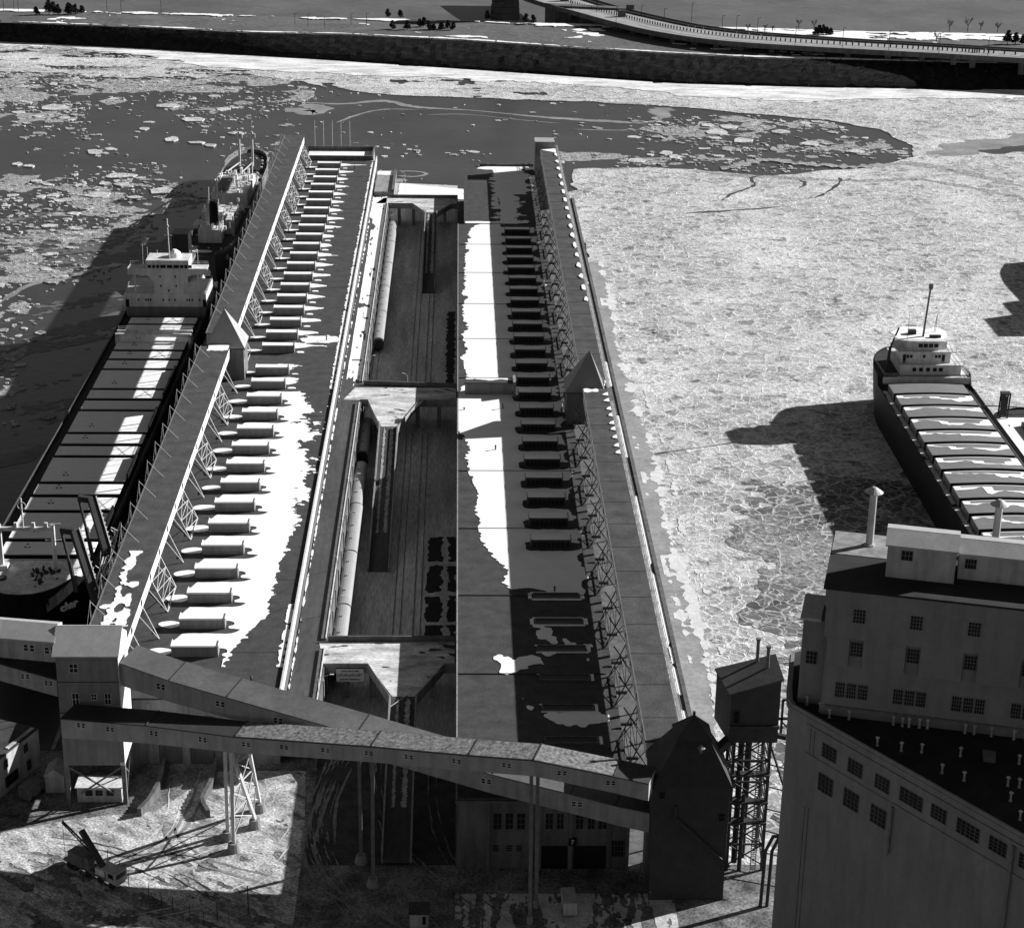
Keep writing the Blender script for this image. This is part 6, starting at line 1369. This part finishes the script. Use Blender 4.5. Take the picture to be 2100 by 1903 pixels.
for i, (x, y, h) in enumerate(((-36, 247, 4), (-31.5, 249, 5), (28.2, 252, 7), (29.2, 247, 5))):
    tag(MB().bar((x, y, ZQ), (x + (.4 if i > 1 else 0), y, ZQ + h), .16).build('pole', steel_d), ['short pole at the bottom of the yard fence line', 'pole standing right of the yard fence line', 'leaning pole at the foot of the black pyramid tower', 'pole nearest the bottom edge by the pyramid tower'][i], 'pole')
# ramps to the loading doors of the left shed, with low walls
for i, x in enumerate((-50.5, -41.5)):
    q = MB(); pts = smooth_line([(x, 292.8), (x + .2, 286), (x - .6, 280), (x - 1.8, 276.5)] if i == 0 else [(x, 292.8), (x, 286), (x - .8, 280), (x + .6, 276)], 5)
    for a, b in zip(pts, pts[1:]): q.hexa([(a[0] - .35, a[1], ZQ), (b[0] - .35, b[1], ZQ), (b[0] + .35, b[1], ZQ), (a[0] + .35, a[1], ZQ)], [(a[0] - .35, a[1], ZQ + 1.7), (b[0] - .35, b[1], ZQ + 1.5), (b[0] + .35, b[1], ZQ + 1.5), (a[0] + .35, a[1], ZQ + 1.7)])
    tag(q.build('ramp_wall', conc_d), ['left low curved concrete wall beside the loading ramp', 'right low curved concrete wall beside the loading ramp'][i], 'wall')
def truck(label, x, y, ang, long=6, m=None):
    t = thing('parked_van', label, 'van', (x, y, ZQ)); r = lambda mb: mb.rot(ang, (x, y))
    r(MB().box(x - long / 2, x + long / 2, y - 1.05, y + 1.05, ZQ + .5, ZQ + 2.7)).build('body', m or white_wall, t); r(MB().box(x + long / 2, x + long / 2 + 1.3, y - 1, y + 1, ZQ + .5, ZQ + 1.9)).build('cab', m or white_wall, t)
    r(MB().box(x + long / 2 + .1, x + long / 2 + .8, y - .95, y + .95, ZQ + 1.3, ZQ + 1.92)).build('window', glass, t)
    for a in (-long / 2 + 1, long / 2 + .3):
        for s in (-1.1, .8): r(MB().box(x + a - .4, x + a + .4, y + s, y + s + .3, ZQ, ZQ + .8)).build('wheel', rubber, t)
truck('box van standing in the sunlit yard below the facade numbered 7', 17.5, 249.6, R(92), 4.2)
truck('dim pickup parked beside the rendered building at the left edge', -71.5, 282.5, R(64), 3.2, truck_m)
# wire hanging across the bridge
q = MB(); a = Vector((-11.5, 299, 15.2)); b = Vector((-2.4, 313, 15.2)); q.bar(a, b, .08)
tag(q.build('overhead_wire', steel_w), 'thin bright wire stretched diagonally past the near bridge', 'wire')

# ================================================================ FAR SHORE: EXPRESSWAY, PIER, TREES
hw = thing('expressway', 'curving elevated expressway crossing the far shore at the upper right', 'road bridge', (150, 1020, 10))
FE = [(20, 1215), (31, 1165), (40, 1136.6), (50.9, 1111.5), (63.6, 1088), (80, 1056), (98, 1026), (118, 1004), (140, 989), (173, 977.5), (213, 966.5), (245, 958), (277, 948), (420, 905)]
BE = [(58, 1215), (68, 1165), (76, 1139), (92, 1103), (109, 1073), (122, 1053), (134, 1038), (155, 1022), (178, 1012), (205, 1001.5), (237, 992), (262, 984), (290, 975), (430, 938)]
FE = [(a * 1.0228, b * 1.0228) for a, b in FE]; BE = [(a * 1.0228, b * 1.0228) for a, b in BE]; fe = smooth_line(FE, 4); be = smooth_line(BE, 4); n = len(fe); zt = 14.3
hw_m = mat('expressway_concrete', .3, .85, .15, .1, fine=.12)
V = []; Fs = []
for a, b in zip(fe, be): V += [(a[0], a[1], zt), (b[0], b[1], zt), (b[0], b[1], zt - 1.3), (a[0], a[1], zt - 1.3)]
for i in range(n - 1):
    for k in range(4): Fs.append((i * 4 + k, (i + 1) * 4 + k, (i + 1) * 4 + (k + 1) % 4, i * 4 + (k + 1) % 4))
MB().add(V, Fs).build('deck', hw_m, hw)
def edge(line, w, z0, z1, m, nm, off=0):
    q = MB()
    for a, b in zip(line, line[1:]):
        d = (b - a); d = d / np.linalg.norm(d); nn = np.array([-d[1], d[0]]); a0, a1, b0, b1 = a + nn * (off - w / 2), a + nn * (off + w / 2), b + nn * (off - w / 2), b + nn * (off + w / 2)
        q.hexa([(*a0, z0), (*b0, z0), (*b1, z0), (*a1, z0)], [(*a0, z1), (*b0, z1), (*b1, z1), (*a1, z1)])
    q.build(nm, m, hw)
edge(fe, .6, zt - 1.6, zt + 1.0, conc_d, 'front_parapet'); edge(be, .6, zt - 1.2, zt + 1.1, conc_d, 'back_parapet'); edge(be, .5, zt, zt + .9, conc_d, 'inner_barrier', -5)
mid = [(a + b) / 2 for a, b in zip(fe, be)]
edge(fe[22:], .25, zt, zt + .06, asphalt, 'lane_stain', 9)
q = MB()
for i in range(4, n - 1, 1):
    m_ = mid[i]
    for u in (0, .33, .66):
        p = m_ + (mid[i + 1] - m_) * u; q.box(p[0] - .3, p[0] + .3, p[1] - .3, p[1] + .3, zt, zt + 1.6)
tag(q.build('median_post', wood_d, hw), kind='stuff')
for p in (mid[9], mid[17], be[13], fe[9]): MB().box(p[0] - 2.2, p[0] + 2.2, p[1] - 1, p[1] + 1, zt, zt + 3.6).build('sign_back', conc_d, hw)
for i in range(14, n, 2):
    a, b = fe[i], be[i]
    for u in (.12, .5, .88):
        p = a + (b - a) * u; MB().box(p[0] - 1.4, p[0] + 1.4, p[1] - .8, p[1] + .8, 4, zt - 1.3).build('pier', conc_d, hw)  # shade under the deck put into the dark pier colour
MB().prism([(fe[12][0] - 1.5, fe[12][1] + 3), (fe[13][0] + 1, fe[13][1] - 1), (be[13][0], be[13][1]), (be[12][0], be[12][1])], 3, zt + 1.2).build('abutment', conc_d, hw)
l0 = None
for i, (px, top, bot, on) in enumerate([(8, -20, 24, 0), (29, -20, 22, 0), (38, -20, 24, 0), (220, 0, 30, 0), (249, 5, 32, 0), (331, 0, 30, 0), (720, 30, 52, 0), (752, 30, 55, 0), (605, 30, 52, 0), (632, 32, 58, 0), (666, 38, 60, 0),
        (1172, -12, 20, 1), (1224, -5, 26, 1), (1263, 18, 56, 1), (1315, 14, 34, 1), (1362, 20, 44, 1), (1418, 10, 46, 1), (1481, 35, 60, 1), (1510, 35, 66, 1), (1553, 40, 70, 1), (1630, 58, 98, 1), (1727, 60, 102, 1), (1822, 66, 108, 1), (1925, 72, 112, 1), (2025, 80, 118, 1)]):
    z = 14.3 if on else 10; x, y, _ = at(px, bot, z)
    h = max(4.5, (bot - max(top, -15)) * math.hypot(x, y) / F * 1.03)
    o = MB().bar((x, y, z), (x, y, z + h), .28, n=5).bar((x, y, z + h), (x + 1.6, y, z + h + .2), .2).build('lamp_post', steel_d)
    tag(o, (f'thin lamp post along the far expressway, {ordw(i - 10)} from the left' if on else f'thin bare pole on the far grass, {ordw(i + 1)} of the scattered ones'), 'lamp post', 'lamp posts along the expressway' if on else 'bare poles on the far grass')
pr_ = thing('bridge_pier', 'massive dark stone bridge pier rising out of frame at the top centre', 'bridge pier', (28, 1118, 9.6))
for k in range(8):
    z0 = 9.4 + k * 3.5; s = .35 * k; MB().box(18.6 + s, 35.0 - s * .5, 1112 + s, 1126, z0, z0 + 3.42).build('stone_course', mat('dark_masonry', .045, .9, .4, .4, fine=.3), pr_)
def leafball(mb, c, r, n, rng, s=.5, fl=1):
    for i in range(n):
        u = Vector((rng.gauss(0, 1), rng.gauss(0, 1), rng.gauss(0, 1))).normalized() * r * rng.uniform(.45, 1.05); p = Vector(c) + Vector((u.x, u.y, u.z * fl))
        a = Vector((rng.uniform(-1, 1), rng.uniform(-1, 1), rng.uniform(-1, 1))).normalized() * s; b = Vector((rng.uniform(-1, 1), rng.uniform(-1, 1), rng.uniform(-1, 1))).normalized() * s
        mb.add([p, p + a, p + a + b, p + b], [(0, 1, 2, 3)])
def pine(x, y, h, seed, label, group):
    t = thing('pine_tree', label, 'tree', (x, y, 10.2), group); rng = random.Random(seed)
    MB().bar((x, y, 10), (x + rng.uniform(-.3, .3), y, 10.2 + h * .9), .4, n=6).build('trunk', bark_m, t)
    mb = MB(); k = 0; zz = h * .28
    while zz < h:
        rad = (h - zz) / h * h * .42 + .35
        for j in range(3): 
            a = rng.uniform(0, 6.28); q = rad * .55; leafball(mb, (x + math.cos(a) * q, y + math.sin(a) * q, 10.2 + zz), rad * .62, int(26 + rad * 16), rng, .55, .5)
        zz += h * .13
    mb.build('crown', pine_m, t)
TP = [(275, 105, 45), (348, 105, 40), (303, 175, 48), (390, 178, 50), (462, 162, 44), (488, 160, 52), (515, 178, 50), (545, 176, 28), (590, 178, 42), (632, 172, 46), (660, 180, 42), (1090, 135, 48), (1132, 140, 46), (862, 120, 50)]
lt_ = ['two lone pines', ]
for i, (a, b, hp) in enumerate(TP):
    x, y, _ = at(700 + a / 2.88, b / 2.88, 10.2); h = hp / 2.88 * math.hypot(x, y) / F * 1.03
    pine(x, y, h, i, f'dark pine tree on the central far shore, {ordw(i + 1)} in the scattered row' , 'pines on the central far shore')
for i, (a, b, hp) in enumerate(((215, 90, 42), (290, 88, 88), (318, 88, 70), (342, 88, 55), (405, 85, 62), (418, 88, 58), (445, 86, 54), (485, 78, 38))):
    x, y, _ = at(a / 2.88, b / 2.88, 10.2); h = hp / 2.88 * math.hypot(x, y) / F * 1.03
    pine(x, y, h, 40 + i, f'dark pine in the clump at the far upper left, {ordw(i + 1)} from the left', 'pines in the far upper left clump')
for i, (a, b, hp) in enumerate(((785, 208, 40), (805, 206, 52), (828, 208, 55), (850, 208, 42), (872, 208, 36), (1918, 262, 76), (1965, 262, 62), (2005, 262, 50))):
    x, y, _ = at(1400 + a / 2.88, b / 2.88, 10.2); h = hp / 2.88 * math.hypot(x, y) / F * 1.03
    pine(x, y, h, 60 + i, f'dark pine beyond the expressway at the upper right, {ordw(i + 1)} from the left', 'pines beyond the expressway')
def bare(x, y, h, seed, label, group):
    t = thing('bare_tree', label, 'tree', (x, y, 10.2), group); rng = random.Random(seed)
    MB().bar((x, y, 10), (x, y, 10.2 + h * .45), .45, n=6).build('trunk', bark_m, t); mb = MB()
    for k in range(12):
        a = rng.uniform(0, 6.28); p0 = Vector((x, y, 10.2 + h * rng.uniform(.3, .45))); p1 = p0 + Vector((math.cos(a) * h * .28, math.sin(a) * h * .28, h * rng.uniform(.25, .5))); mb.bar(p0, p1, .16, n=3)
        for j in range(5):
            q = p0.lerp(p1, rng.uniform(.4, 1)); mb.bar(q, q + Vector((rng.uniform(-1, 1), rng.uniform(-1, 1), rng.uniform(.2, 1.2))) * h * .14, .1, n=3)
    mb.build('branches', bark_m, t)
for i, (a, b, hp) in enumerate(((685, 172, 62), (775, 178, 62), (1575, 186, 66), (1683, 186, 84), (1760, 180, 50), (1860, 192, 62), (1498, 250, 62), (485, 188, 42), (530, 188, 36), (385, 190, 50))):
    x, y, _ = at(1400 + a / 2.88, b / 2.88, 10.2); h = hp / 2.88 * math.hypot(x, y) / F * 1.03
    bare(x, y, h, i, f'small leafless tree beyond the expressway, {ordw(i + 1)} in the loose line', 'leafless trees beyond the expressway')
